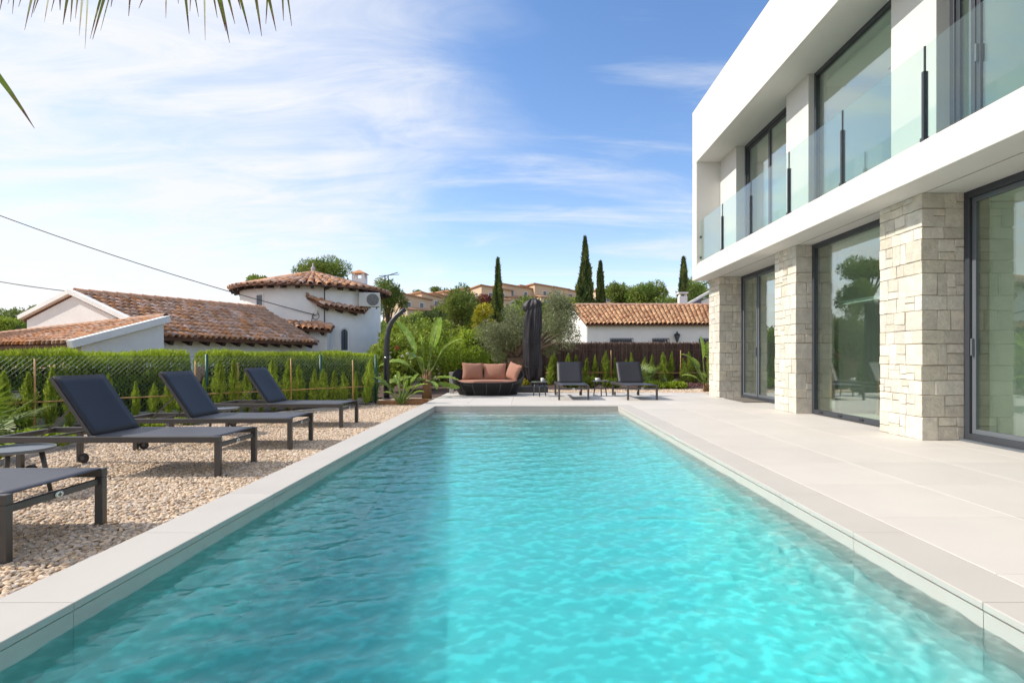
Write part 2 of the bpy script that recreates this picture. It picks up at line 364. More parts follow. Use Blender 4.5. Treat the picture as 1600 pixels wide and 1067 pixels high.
def deck():
    d = tag(MB().box((PX1+.30, -3, -.138), (5.4, 14.9, -.020)).box((-2.17, PY1+.30, -.138), (PX1+.29, 15.7, -.020)).box((PX1+.30, 14.91, -.138), (12, 15.7, -.020)).build('deck', M['joint']), kind='structure')
    g = .0018; lib = {}
    def tl(x0, y0, x1, y1, name='tile', m='tile', z0=-.016, parent=d):
        key = (round(x1-x0, 3), round(y1-y0, 3), m)
        if key not in lib:
            w, h = (x1-x0)/2-g, (y1-y0)/2-g; b = .0022
            B = MB().add([(-w,-h,z0),(w,-h,z0),(w,h,z0),(-w,h,z0),(-w,-h,-b),(w,-h,-b),(w,h,-b),(-w,h,-b),(-w+b,-h+b,0),(w-b,-h+b,0),(w-b,h-b,0),(-w+b,h-b,0)],
                [(0,1,5,4),(1,2,6,5),(2,3,7,6),(3,0,4,7),(4,5,9,8),(5,6,10,9),(6,7,11,10),(7,4,8,11),(8,9,10,11)])
            lib[key] = B.mesh(name, M[m])
        o = link(name, lib[key], parent); o.location = ((x0+x1)/2, (y0+y1)/2, 0); return o
    xs = [PX1+.30, 3.05, 3.95, 4.85, 5.40]; ys = [PY1+.3-.92*i for i in range(15)]
    for j in range(14):
        for i in range(4): tl(xs[i], ys[j+1], xs[i+1], ys[j])
    yf = [PY1+.3, 12.74, 13.66, 14.58, 15.5, 15.7]; xf = [-2.17]+[-2.17+.3+.93*i for i in range(5)]+[xs[1], xs[2], xs[3], 5.4]
    xf = [-2.17, -1.24, -.31, .62, 1.55, PX1+.3, 3.05, 3.95, 4.85, 5.4]
    for j in range(5):
        for i in range(9):
            if i == 8 and yf[j+1] > 14.9: continue
            tl(xf[i], yf[j], xf[i+1], yf[j+1])
    for i in range(7): tl(5.4+.92*i, 14.92, 5.4+.92*(i+1), 15.7)
    return tl
tl = deck()

def pool():
    p = thing('swimming_pool', 'long rectangular pool with pale coping and turquoise water', 'pool', (0, 6, 0)); p['kind'] = 'structure'; del p['category']
    bm_ = MB(); e = .05
    dn, df = -1.50, -.45
    # basin: floor and lower walls as one shell with thickness
    steps = [(PY1-.05, -.17), (PY1-.42, -.17), (PY1-.42, -.25), (PY1-.74, -.25), (PY1-.74, -.33), (PY1-1.06, -.33), (PY1-1.06, -.40), (PY1-1.38, df)]
    b = MB().add([(PX0,PY0,dn),(PX1,PY0,dn),(PX1,PY1-1.38,df),(PX0,PY1-1.38,df)], [(0,1,2,3)]); b.build('floor', M['pooltile'], p, world=True)
    for i in range(0, 8, 2):
        y_a, z = steps[i]; y_b = steps[i+1][0]; zb = steps[i+2][1]-.0 if i+2 < 8 else df-.05
        lo = zb-.0
        MB().box((PX0+.001, y_b, lo-.02), (PX1-.001, (PY1-.001) if True else y_a, z)).build('step', M['pooltile'], p, bevel=.012, world=True)
    zt = -.034
    n = 12; L = .92
    ys = [PY1-L*i for i in range(13)]
    lib = {}
    for i in range(12):
        ya, yb = max(ys[i+1], PY0)+.0016, ys[i]-.0016
        if yb-ya < .05: continue
        MB().box((PX0-.03, ya, -.30), (PX0, yb, zt-.002)).build('wall_tile', M['coping'], p, world=True)
        MB().box((PX1, ya, -.30), (PX1+.03, yb, zt-.006)).build('wall_tile', M['coping'], p, world=True)
        MB().box((PX0-.335, ya, zt+.0015), (PX0+.004, yb, 0)).build('coping_slab', M['coping'], p, world=True, bevel=.004)
        MB().box((PX1-.004, ya, zt+.0015), (PX1+.297, yb, 0)).build('coping_slab', M['coping'], p, world=True, bevel=.004)
    xs = [PX0, -1.14, -.22, .70, 1.62, PX1]
    for i in range(5):
        MB().box((xs[i]+.0016, PY1, -.30), (xs[i+1]-.0016, PY1+.03, zt-.002)).build('wall_tile', M['coping'], p, world=True)
        MB().box((xs[i]+.0016-(.335 if i == 0 else 0), PY1+.0016, zt+.0015), (xs[i+1]-.0016+(.297 if i == 4 else 0), PY1+.297, 0)).build('coping_slab', M['coping'], p, world=True, bevel=.004)
    w = MB()
    w.box((PX0-.25, PY0-.2, -2.2), (PX0-.004, PY1+.25, -.302)).box((PX1+.004, PY0-.2, -2.2), (PX1+.25, PY1+.25, -.302)).box((PX0-.003, PY1+.004, -2.2), (PX1+.003, PY1+.25, -.302)).box((PX0-.003, PY0-.2, -2.2), (PX1+.003, PY0, -.302))
    w.build('basin_wall', M['pooltile'], p, world=True)
    k = MB(); k.box((PX0-.25, PY0-.2, -.30), (PX0-.034, PY1+.25, zt)).box((PX1+.034, PY0-.2, -.30), (PX1+.25, PY1+.25, zt)).box((PX0-.03, PY1+.034, -.30), (PX1+.03, PY1+.25, zt))
    k.build('bond_beam', M['joint'], p, world=True)
    # outer face of the left coping towards the gravel
    MB().box((PX0-.33, PY0, -.14), (PX0-.252, PY1+.25, zt)).build('kerb_foundation', M['coping'], p, world=True)
    # water
    nx, ny = 330, 900; e = .02
    tY = np.linspace(0, 1, ny); Yr = (PY0-e)+(PY1-PY0+2*e)*tY**1.25
    X, Y = np.meshgrid(np.linspace(PX0-e, PX1+e, nx), Yr); Z = np.zeros_like(X)
    r2 = np.random.default_rng(5)
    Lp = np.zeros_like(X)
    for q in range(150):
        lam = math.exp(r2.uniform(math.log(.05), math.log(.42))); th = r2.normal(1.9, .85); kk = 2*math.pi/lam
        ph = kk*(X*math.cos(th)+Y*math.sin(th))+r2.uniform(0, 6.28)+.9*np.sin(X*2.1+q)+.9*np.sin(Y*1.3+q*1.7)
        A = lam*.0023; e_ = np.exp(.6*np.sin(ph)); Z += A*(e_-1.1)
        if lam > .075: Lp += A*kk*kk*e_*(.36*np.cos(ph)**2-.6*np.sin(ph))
    # light and dark caustic patches painted into the water's transmission, after wave curvature
    caustic_tint = .56+.44*np.clip((1/np.maximum(.25, 1+Lp/Lp.std()*.46)-.68)/1.2, 0, 1)**1.15
    V = np.stack([X, Y, Z-Z.mean()+WZ], -1).reshape(-1, 3); idx = np.arange(nx*ny).reshape(ny, nx)
    Fq = np.stack([idx[:-1,:-1], idx[:-1,1:], idx[1:,1:], idx[1:,:-1]], -1).reshape(-1, 4).tolist(); Vl = V.tolist()
    per = list(idx[0,:])+list(idx[1:,-1])+list(idx[-1,-2::-1])+list(idx[-2:0:-1,0]); base = len(Vl); k = len(per)
    Vl += [(V[i][0], V[i][1], -2.1) for i in per]
    Fq += [(int(per[(i+1)%k]), int(per[i]), base+i, base+(i+1)%k) for i in range(k)]+[tuple(base+i for i in range(k))[::-1]]
    me = bpy.data.meshes.new('water'); me.from_pydata(Vl, [], Fq); me.materials.append(M['water']); me.polygons.foreach_set('use_smooth', [True]*len(Fq)); me.update()
    ca = me.attributes.new('caustic_tint', 'FLOAT', 'POINT'); cv = np.ones(len(Vl), np.float32); cv[:nx*ny] = caustic_tint.ravel(); ca.data.foreach_set('value', cv)
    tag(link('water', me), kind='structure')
pool()

# pebbles: geometry nodes over the gravel beds
def pebbles(name, poly, dens, size, label):
    pm = bpy.data.meshes.new('pebble'); import bmesh
    bm = bmesh.new(); bmesh.ops.create_icosphere(bm, subdivisions=2, radius=1)
    for v in bm.verts: v.co *= 1+.22*noise.noise(v.co*1.3+Vector((3, 1, 2)))
    bm.to_mesh(pm); bm.free(); pm.materials.append(M['pebble']); pm.polygons.foreach_set('use_smooth', [True]*len(pm.polygons))
    po = bpy.data.objects.new('pebble_source', pm)
    o = MB().add(poly, [tuple(range(len(poly)))]).build(name, M['pebble'])
    g = bpy.data.node_groups.new(name, 'GeometryNodeTree'); g.interface.new_socket('Geometry', in_out='INPUT', socket_type='NodeSocketGeometry'); g.interface.new_socket('Geometry', in_out='OUTPUT', socket_type='NodeSocketGeometry')
    N, L = g.nodes, g.links; gi = N.new('NodeGroupInput'); go = N.new('NodeGroupOutput')
    d = N.new('GeometryNodeDistributePointsOnFaces'); d.inputs['Density'].default_value = dens; L.new(gi.outputs[0], d.inputs[0])
    ob = N.new('GeometryNodeObjectInfo'); ob.inputs[0].default_value = po
    def rv(lo, hi, vec=True, seed=0):
        r = N.new('FunctionNodeRandomValue'); r.data_type = 'FLOAT_VECTOR' if vec else 'FLOAT'; r.inputs['Seed'].default_value = seed
        if vec: r.inputs[0].default_value = lo; r.inputs[1].default_value = hi; return r.outputs[0]
        r.inputs[2].default_value = lo; r.inputs[3].default_value = hi; return r.outputs[1]
    ins = N.new('GeometryNodeInstanceOnPoints'); L.new(d.outputs[0], ins.inputs['Points']); L.new(ob.outputs['Geometry'], ins.inputs['Instance'])
    L.new(rv((-.45, -.45, 0), (.45, .45, 6.28), seed=1), ins.inputs['Rotation']); L.new(rv((size*.75, size*.5, size*.35), (size*1.35, size*.95, size*.7), seed=2), ins.inputs['Scale'])
    tr = N.new('GeometryNodeSetPosition'); L.new(d.outputs[0], tr.inputs[0]); L.new(rv((0, 0, -.004), (0, 0, .014), seed=4), tr.inputs['Offset']); L.new(tr.outputs[0], ins.inputs['Points'])
    L.new(ins.outputs[0], go.inputs[0]); md = o.modifiers.new('pebbles', 'NODES'); md.node_group = g
    tag(o, label, 'gravel', kind='stuff')
pebbles('gravel', [(-5.4,1.2,-.05),(-2.19,1.2,-.05),(-2.19,12.2,-.05),(-3.6,12.2,-.05),(-5.3,9,-.05),(-5.4,7.4,-.05)], 4200, .0145, 'rounded beige pebbles between the loungers and the pool coping')
pebbles('far_gravel', [(-2.1,15.75,-.05),(8,15.75,-.05),(8,18.3,-.05),(-2.1,18.3,-.05)], 900, .024, 'strip of beige pebbles behind the far terrace')

# ------------------------------------------------------------------ the modern house on the right
FX = 4.30            # outer face of slab and parapet
def stone_pillar(house, y0, y1, x0, depth, z1):
    """core plus single stones; front faces -X, near side faces -Y"""
    p = box('stone_pillar', (x0+.012, y0+.012, 0), (x0+depth+.3, y1, z1), M['mortar'], house)
    rs = random.Random(int(y0*100)); z = 0.; T = .05; side = 0
    def stone(x_a, x_b, y_a, y_b, z_a, z_b):
        g = .004; j = lambda s=.007: rs.uniform(-s, s)
        lo = [Vector((x, y, zz)) for zz in (z_a+g, z_b-g) for x, y in ((x_a, y_a), (x_b, y_a), (x_b, y_b), (x_a, y_b))]
        # wobble the free edges, faces stand slightly proud
        px, py = rs.uniform(-.006, .004), rs.uniform(-.006, .004)
        vv = []
        for q in lo:
            x, y, zz = q
            if abs(x-x_a) < 1e-6: x += px
            if abs(y-y_a) < 1e-6: y += py
            on_f = abs(q.x-x_a) < 1e-6 and x_a <= x0+1e-6; on_s = abs(q.y-y_a) < 1e-6 and y_a <= y0+1e-6
            zz += j(.006)
            if on_f and not (on_s): y += j(.008)
            if on_s and not (on_f): x += j(.008)
            vv.append((x, y, zz))
        MB().add(vv, [(0,3,2,1),(4,5,6,7),(0,1,5,4),(1,2,6,5),(2,3,7,6),(3,0,4,7)]).build('stone', M['stone'], p, bevel=.006, world=True)
    while z < z1-.01:
        h = rs.uniform(.14, .29)
        if z1-(z+h) < .13: h = z1-z
        long_f = side % 2 == 0; side += 1
        cf = rs.uniform(.22, .34) if long_f else rs.uniform(.11, .18)
        cs = min(rs.uniform(.13, .2) if long_f else rs.uniform(.24, .36), depth-.001)
        if depth < .35: cs = depth if rs.random() < .5 else depth*rs.uniform(.45, .7)
        stone(x0, x0+cs, y0, y0+cf, z, z+h)          # quoin
        def fill(a, b, put):
            cur = a
            while b-cur > .01:
                w = rs.uniform(.10, .25)
                if b-(cur+w) < .09: w = b-cur
                if h > .17 and rs.random() < .6:
                    s = h*rs.uniform(.35, .65); put(cur, cur+w, z, z+s)
                    if w > .22 and rs.random() < .5:
                        q = w*rs.uniform(.35, .65); put(cur, cur+q, z+s, z+h); put(cur+q, cur+w, z+s, z+h)
                    else: put(cur, cur+w, z+s, z+h)
                else: put(cur, cur+w, z, z+h)
                cur += w
        fill(y0+cf+.004, y1, lambda a, b, c, d: stone(x0, x0+T, a+.003, b-.003, c, d))
        if depth-cs > .04: fill(x0+cs+.004, x0+depth, lambda a, b, c, d: stone(a+.003, b-.003, y0, y0+T, c, d))
        z += h
    return p
def window(house, X, ya, yb, z0, z1, bars=(), fw=.07, handle=None, grey=False, name='window'):
    """glazing in plane X between ya<yb with stiles at bars (fractions)"""
    w = MB(); t = .09
    w.box((X-.02, ya, z0), (X+t, ya+fw, z1)).box((X-.02, yb-fw, z0), (X+t, yb, z1)).box((X-.02, ya+fw, z1-fw), (X+t, yb-fw, z1)).box((X-.02, ya+fw, z0), (X+t, yb-fw, z0+fw))
    o = w.build(name, M['frame'], house, bevel=.006, world=True)
    eds = [ya+fw]+[ya+(yb-ya)*b for b in bars]+[yb-fw]
    s = .055
    for i in range(len(eds)-1):
        a, b = eds[i]+.004, eds[i+1]-.004; x_ = X+(.012 if i % 2 else .0)
        m = MB().box((x_, a, z0+fw), (x_+.05, a+s, z1-fw)).box((x_, b-s, z0+fw), (x_+.05, b, z1-fw)).box((x_, a+s, z1-fw-s), (x_+.05, b-s, z1-fw)).box((x_, a+s, z0+fw), (x_+.05, b-s, z0+fw+s))
        if bars or grey: m.build('sash', M['frame_l'] if grey else M['frame'], o, bevel=.004, world=True)
        else: s_ = 0
        k = s if (bars or grey) else 0
        box('pane', (x_+.018, a+k-.003*(k > 0), z0+fw+k), (x_+.032, b-k+.003*(k > 0), z1-fw-k), M['glass'], o)
        if handle and i in handle:
            side = b-s/2 if handle[i] > 0 else a+s/2
            MB().box((x_-.035, side-.012, z0+1.0), (x_-.001, side+.012, z0+1.2)).build('handle', M['frame_l'], o, bevel=.004, world=True)
    return o
def house():
    h = thing('modern_house', 'white cubic two-storey house with stone pillars and glass balcony beside the pool', 'house', (6, 6, 0))
    Y0, Y1, XB = -2.6, 14.72, 12.0
    Wt = M['render']
    box('roof_parapet', (FX, Y0, 5.90), (XB, Y1, 7.29), Wt, h, bevel=.01)
    box('balcony_slab', (FX, Y0, 2.95), (XB, Y1, 3.30), Wt, h, bevel=.01)
    box('slab_drip_edge', (FX+.03, Y0, 3.30), (FX+.20, Y1-.36, 3.345), Wt, h, bevel=.005)
    box('balcony_floor', (FX+.2, Y0, 3.30), (5.0, Y1-.36, 3.325), M['tile'], h)
    box('fin_wall', (FX, 14.36, 3.30), (XB, Y1, 5.90), Wt, h, bevel=.01)
    # soffit seam
    box('soffit_groove', (FX+.44, Y0, 2.944), (FX+.452, Y1-.4, 2.9505), M['joint'], h)
    # upper piers
    for ya, yb, d in ((13.28, 14.36, .26), (9.88, 10.72, .2), (6.80, 7.64, .2), (-2.6, 3.2, .2)):
        box('wall_pier', (4.90, ya, 3.30), (4.90+d+.12, yb, 5.90), Wt, h, bevel=.006)
    window(h, 5.12, 10.72, 13.28, 3.32, 5.90, bars=(.50,), fw=.08)
    window(h, 5.02, 7.64, 9.88, 3.32, 5.90, fw=.06)
    window(h, 5.08, 3.2, 6.80, 3.32, 5.90, bars=(.42, .9), fw=.07, handle={1: 1})
    # ground floor
    for ya, yb, d in ((13.90, 14.68, .55), (9.96, 10.80, .30), (6.79, 7.60, .52), (-.6, .6, .5)):
        stone_pillar(h, ya, yb, 4.72, d, 2.95)
    window(h, 5.27, 10.80, 13.90, .01, 2.95, bars=(.36, .70), fw=.07, handle={2: -1}, grey=True, name='sliding_door')
    o = window(h, 5.02, 7.60, 9.96, .01, 2.95, fw=.075)
    for i in range(4):
        MB().box((4.985, 7.85+.58*i, .045), (4.998, 7.95+.58*i, .065)).build('drain_slot', M['rubber'], o, world=True)
    window(h, 5.24, .6, 6.79, .01, 2.95, bars=(.5,), fw=.085, handle={1: 1}, grey=True, name='sliding_door')
    box('door_track', (5.16, .6, .0005), (5.215, 6.79, .022), M['frame_l'], h)
    box('end_wall', (5.35, 14.1, 0), (XB, 14.7, 2.95), Wt, h)
    box('back_wall', (XB, Y0, 0), (XB+.3, Y1, 7.2), Wt, h)
    box('near_wall', (5.3, Y0, 0), (XB, Y0+.3, 5.9), Wt, h)
    # inside
    box('ground_floor_slab', (5.38, Y0+.3, -.12), (XB, 14.1, .004), M['tile'], h)
    box('ceiling', (5.42, Y0+.3, 2.90), (XB, 14.09, 2.945), M['indoor'], h)
    box('ceiling_above', (5.3, Y0+.3, 5.84), (XB, 14.3, 5.895), M['indoor'], h)
    box('partition', (5.6, 10.2, 0.01), (9.2, 10.32, 2.89), M['indoor'], h)
    box('partition', (5.5, 6.95, 0.01), (7.2, 7.07, 2.89), M['indoor'], h)
    box('partition', (5.4, 10.2, 3.31), (XB, 10.32, 5.83), M['indoor'], h)
    box('partition', (5.4, 7.1, 3.31), (XB, 7.22, 5.83), M['indoor'], h)
    box('window_seat_beam', (5.5, 7.3, 1.90), (5.75, 10.1, 1.96), M['indoor'], h)
    for i in range(3): MB().box((6.1+.05*i, 7.9, 5.834), (6.12+.05*i, 9.6, 5.8395)).build('air_slot', M['rubber'], h, world=True)
    # balustrade
    b = box('balustrade', (FX+.07, Y0, 3.345), (FX+.13, 14.30, 3.372), M['render'], h)
    ys = [14.34, 12.75, 11.13, 9.52, 7.91, 6.28, 4.66, 3.04, 1.42]
    for i in range(8):
        box('glass_panel', (FX+.095, ys[i+1]+.022, 3.40), (FX+.107, ys[i]-.022, 4.42), M['rail_glass'], b)
    for y in ys[1:]:
        MB().box((FX+.075, y-.017, 3.372), (FX+.128, y+.017, 4.14)).box((FX+.092, y-.008, 4.14), (FX+.11, y+.008, 4.42)).box((FX+.065, y-.03, 3.372), (FX+.14, y+.03, 3.41)).build('post', M['frame'], b, world=True)
    for z in (3.46, 3.98): MB().box((FX+.085, 14.30, z), (FX+.12, 14.36, z+.05)).build('clamp', M['frame'], b, world=True)
    # curtains behind the far upper window
    for ya, yb in ((10.9, 11.5), (12.1, 13.1)):
        v = []; n = 60
        for i in range(n+1):
            y = ya+(yb-ya)*i/n; x = 5.55+.035*math.sin(i*1.05)
            v += [(x, y, 3.34), (x, y, 5.82)]
        MB().add(v, [(2*i, 2*i+2, 2*i+3, 2*i+1) for i in range(n)]).build('curtain', M['curtain'], h, smooth=True, world=True)
    return h
house()
def mat_(): 
    o = tag(MB().box((0, 0, 0), (.55, 1.25, .012)).box((.02, .02, .012), (.53, 1.23, .016)).build('door_mat', mat('doormat', (.16, .14, .12), .95, .3, 60), bevel=.003), 'thin dark doormat on the terrace before the far sliding door', 'doormat'); o.location = (4.72, 12.35, .001)
mat_()
# furniture inside
def dining():
    t = thing('dining_table', 'wooden dining table seen through the tall fixed window', 'table', (7.6, 12.4, .005))
    MB().box((-.5, -1.1, .72), (.5, 1.1, .76)).build('tabletop', M['indoorw'], t, bevel=.008)
    for x in (-.42, .42):
        for y in (-1, 1): MB().bar((x, y, 0), (x*.95, y*.95, .72), .06, .06).build('leg', M['chairw'], t)
    def chair(loc, rz, label):
        c = thing('dining_chair', label, 'chair', loc, rz, 'dining chairs behind the fixed window')
        MB().box((-.21, -.21, .43), (.21, .21, .47)).build('seat', M['chairw'], c, bevel=.01)
        MB().box((-.21, .17, .60), (.21, .205, .86)).build('backrest', M['grey'], c, bevel=.01)
        for x in (-.18, .18):
            MB().bar((x*1.1, -.2, 0), (x, -.17, .43), .035, .035).build('leg', M['chairw'], c)
            MB().bar((x*1.1, .22, 0), (x, .18, .86), .035, .035).build('leg', M['chairw'], c)
    for (x, y, r), s in zip(((6.15, 9.4, 1.5), (6.35, 8.7, 1.7), (7.1, 9.3, 1.4), (7.2, 8.5, 1.7)), ('nearest the window, by its far jamb', 'nearest the window, towards the near jamb', 'deeper in the room, by the far wall', 'deeper in the room, towards the middle')):
        chair((x, y, .005), r, 'wooden chair behind the tall fixed window, '+s)
    p = thing('dry_branch_vase', 'tall pale dried branches in a slim vase behind the fixed window', 'vase', (5.85, 8.75, .005))
    MB().lathe([(.07,0),(.09,.1),(.10,.3),(.06,.5),(.05,.55)], 16).build('vase', M['white'], p, smooth=True)
    for i in range(9):
        a = i*.7; MB().tube([(0,0,.5),(.05*math.cos(a),.05*math.sin(a),.9),(.35*math.cos(a)*random.uniform(.5,1),.35*math.sin(a),1.3+.06*i)], [.012,.01,.004], 6).build('branch', M['bamboo'], p, smooth=True)
    C, D, T = crown([(.1*math.cos(i), .1*math.sin(i), 1.35+.06*i) for i in range(6)], [.22]*6, [260]*6, .8, .1, 1.)
    link('dry_foliage', leaf_mesh('dry_foliage', C, D, .09, .006, M['bamboo'], T), p)
    s = thing('sideboard', 'low grey sideboard on the back wall behind the fixed window', 'sideboard', (9.6, 9.2, .005))
    MB().box((-.25, -1.4, .1), (.25, .9, .95)).build('body', M['grey'], s, bevel=.005)
    for i in range(3): MB().box((-.268, -1.38+.76*i, .13), (-.252, -.66+.76*i, .92)).build('door', M['grey'], s, bevel=.003)
    MB().box((-.2, -1.3, 0), (.2, .8, .1)).build('plinth', M['frame'], s)
    k = thing('kitchen_island', 'white kitchen island with wooden top behind the near sliding door', 'counter', (7.4, 8.1-3.2, .005))
    MB().box((-.5, -1.5, 0), (.5, 1.2, .86)).build('body', M['indoor'], k, bevel=.005)
    MB().box((-.55, -1.55, .86), (.55, 1.25, .91)).build('worktop', M['indoorw'], k, bevel=.005)
    w = thing('slatted_screen', 'tall walnut slat screen behind the near sliding door', 'screen', (8.8, 6.6, .005))
    for i in range(5): MB().box((-.05, -.62+.3*i, 0), (.05, -.42+.3*i, 2.6)).build('slat', M['indoorw'], w, bevel=.004)
    MB().box((-.05, -.62, 2.6), (.05, .78, 2.66)).build('rail', M['indoorw'], w)
    f = thing('tall_fridge', 'grey tall refrigerator beside the slat screen indoors', 'refrigerator', (9.4, 5.1, .005))
    MB().box((-.35, -.45, .05), (.35, .45, 1.9)).build('body', M['grey'], f, bevel=.01)
    MB().box((-.37, -.44, .75), (-.352, .44, 1.88)).build('door', M['grey'], f, bevel=.004); MB().box((-.37, -.44, .08), (-.352, .44, .73)).build('door', M['grey'], f, bevel=.004)
    MB().box((-.41, .3, 1.0), (-.38, .33, 1.3)).build('handle', M['chrome'], f)
dining()

# ------------------------------------------------------------------ loungers, tables, sofa, parasol, shower, bollard
def make_lounger(label):
    """front end at x=0, rear at x=-2; feet on z=0"""
    t = thing('sun_lounger', label, 'sun lounger', (0,0,0), 0, 'charcoal sling sun loungers')
    H = .345; W = .335; r = .045
    f = MB()
    for s in (-1, 1):
        f.box((-1.98, s*W-.0225, H-.052), (0, s*W+.0225, H))
    f.box((-.05, -W+.023, H-.10), (-.02, W-.023, H-.062)).box((-1.98, -W+.023, H-.05), (-1.94, W-.023, H-.005)).box((-1.16, -W+.023, H-.05), (-1.12, W-.023, H-.015))
    f.build('frame', M['lframe'], t, bevel=.004)
    for x in (-.0275, -1.72):
        for s in (-1, 1):
            z0 = 0 if x > -1 else .0
            MB().box((x-.0225 if x > -1 else x-.02, s*W-.0215, z0), (x+.0265 if x > -1 else x+.025, s*W+.0215, H-.053)).build('leg', M['lframe'], t, bevel=.004)
    for s in (-1, 1):
        w = MB().lathe([(.012,-.012),(.047,-.012),(.05,-.008),(.05,.008),(.047,.012),(.012,.012)], 20)
        w.v = [(p[0]-1.655, s*(W-.04)+p[2], p[1]+.05) for p in w.v]
        o = w.build('wheel', M['rubber'], t, smooth=False)
        h = MB().lathe([(.02,-.0135),(.02,.0135)], 12); h.v = [(p[0]-1.655, s*(W-.04)+p[2], p[1]+.05) for p in h.v]; h.build('hub', M['lframe'], o)
    n = 14; v = []; th = .006
    for i in range(n+1):
        x = -.012-1.13*i/n
        for k in range(9):
            y = -W+.02+(2*W-.04)*k/8; v.append((x, y, H+.003-.010*math.sin(math.pi*i/n)**.6*math.sin(math.pi*k/8)))
    fs = [(i*9+k, i*9+k+1, (i+1)*9+k+1, (i+1)*9+k) for i in range(n) for k in range(8)]
    o = MB().add(v, fs).build('seat_sling', M['sling'], t, smooth=True); md = o.modifiers.new('solid', 'SOLIDIFY'); md.thickness = .006; md.offset = -1
    # backrest
    a0 = Vector((-1.13, 0, H-.015)); ang = R(56); Lb = .63; u = Vector((-math.cos(ang), 0, math.sin(ang))); nn = Vector((math.sin(ang), 0, math.cos(ang)))
    b = MB()
    for s in (-1, 1): b.bar(a0+Vector((0, s*(W-.035), 0)), a0+u*Lb+Vector((0, s*(W-.035), 0)), .026, .032, up=nn)
    b.bar(a0+u*(Lb-.015)+Vector((0,-W+.049,0)), a0+u*(Lb-.015)+Vector((0,W-.049,0)), .03, .026, up=nn).bar(a0+u*.02+Vector((0,-W+.049,0)), a0+u*.02+Vector((0,W-.049,0)), .03, .026, up=nn)
    br = b.build('backrest_frame', M['lframe'], t, bevel=.003)
    v = []
    for i in range(9):
        for k in range(9):
            p = a0+u*(Lb*i/8)+Vector((0, -W+.03+(2*W-.06)*k/8, 0))+nn*(.019-.012*math.sin(math.pi*i/8)*math.sin(math.pi*k/8)); v.append(p)
    o = MB().add(v, [(i*9+k, i*9+k+1, (i+1)*9+k+1, (i+1)*9+k) for i in range(8) for k in range(8)]).build('backrest_sling', M['slingb'], t, smooth=True); md = o.modifiers.new('solid', 'SOLIDIFY'); md.thickness = .005
    st = MB()
    for s in (-1, 1): st.bar(a0+u*.33+Vector((0, s*(W-.07), 0)), (-1.62, s*(W-.07), H-.03), .016, .01)
    st.bar((-1.62, -W+.05, H-.03), (-1.62, W-.05, H-.03), .016, .016); st.build('prop', M['lframe'], t)
    bd = MB().lathe([(.026,-.004),(.03,0),(.026,.003)], 20, sy=.62); bd.v = [(p[2]-.0155, p[0], p[1]+H-.081) for p in bd.v]; e = bd.build('badge', M['badge'], t)
    MB().box((-.0125, -.012, H-.085), (-.0115, .012, H-.078)).box((-.0125, -.003, H-.093), (-.0115, .003, H-.070)).build('emblem', M['frame'], e)
    return t
LG = -.035
l0 = make_lounger('foreground sun lounger cut off by the left edge, only its foot end showing')
l0.location = (-2.60, 3.19, LG); l0.rotation_euler[2] = R(1.5)
copy_tree(l0, None, (-2.645, 5.26, LG), R(.8), 'sun lounger with dark raised backrest, nearest whole one on the gravel')
copy_tree(l0, None, (-2.625, 6.70, LG), R(1.6), 'middle of the three reclined loungers on the gravel')
copy_tree(l0, None, (-2.655, 8.62, LG), R(-2.2), 'farthest lounger on the gravel, before the conifer row')
copy_tree(l0, None, (1.095, 13.05, 0), R(-90), 'lounger facing the pool on the far terrace, next to the closed parasol')
copy_tree(l0, None, (2.675, 13.05, 0), R(-87), 'lounger facing the pool on the far terrace, nearer the house')

def make_table(label, loc, r=.24, h=.335, rz=0):
    t = thing('side_table', label, 'side table', loc, rz, 'small round metal side tables')
    MB().lathe([(.0,h-.012),(r-.012,h-.012),(r,h-.004),(r,h+.014),(r-.008,h+.014),(r-.010,h),(.0,h)], 40, cap=False).build('tray_top', M['frame_l'], t, smooth=False)
    for i in range(3):
        a = i*2.094+.5; MB().tube([(r*.62*math.cos(a), r*.62*math.sin(a), h-.01), (r*.86*math.cos(a), r*.86*math.sin(a), 0)], [.018, .014], 10).build('leg', M['lframe'], t, smooth=True)
    return t
make_table('round grey tray table on the gravel at the left edge', (-3.84, 4.28, LG))
make_table('round grey tray table between the two farther gravel loungers', (-4.12, 7.62, LG), .25)
make_table('small round table beside the closed parasol on the far terrace', (.34, 14.35, 0), .21, .36)
make_table('small round table between the two terrace loungers', (1.89, 14.45, 0), .22, .38)
def cup(label, loc, r, h, m='white', name='cup'):
    t = thing(name, label, 'cup', loc)
    MB().lathe([(r*.7,0),(r,.3*h),(r,h),(r*.86,h),(r*.86,.1*h)], 20, cap=False).build('body', M[m], t, smooth=True)
    MB().lathe([(0,h*.7),(r*.86,h*.7)], 20, cap=False).build('filling', M['chairw'], t)
    MB().tube([(r, 0, h*.8), (r*1.6, 0, h*.7), (r*1.6, 0, h*.35), (r, 0, h*.25)], .006, 6).build('handle', M[m], t)
cup('white cup on the small table beside the parasol', (.41, 14.35, .362), .04, .10)
cup('white bowl-shaped cup on the table between the loungers', (1.80, 14.42, .382), .05, .075)
def plate(label, loc, m): tag(MB().lathe([(0,0),(.04,0),(.075,.010),(.075,.013),(.04,.005),(0,.005)], 24, c=loc, cap=False).build('saucer', M[m], smooth=True), label, 'plate')
plate('flat pink saucer on the table between the loungers', (1.98, 14.42, .382), 'cushion')
plate('flat green saucer on the small table beside the parasol', (.25, 14.32, .362), 'lime')

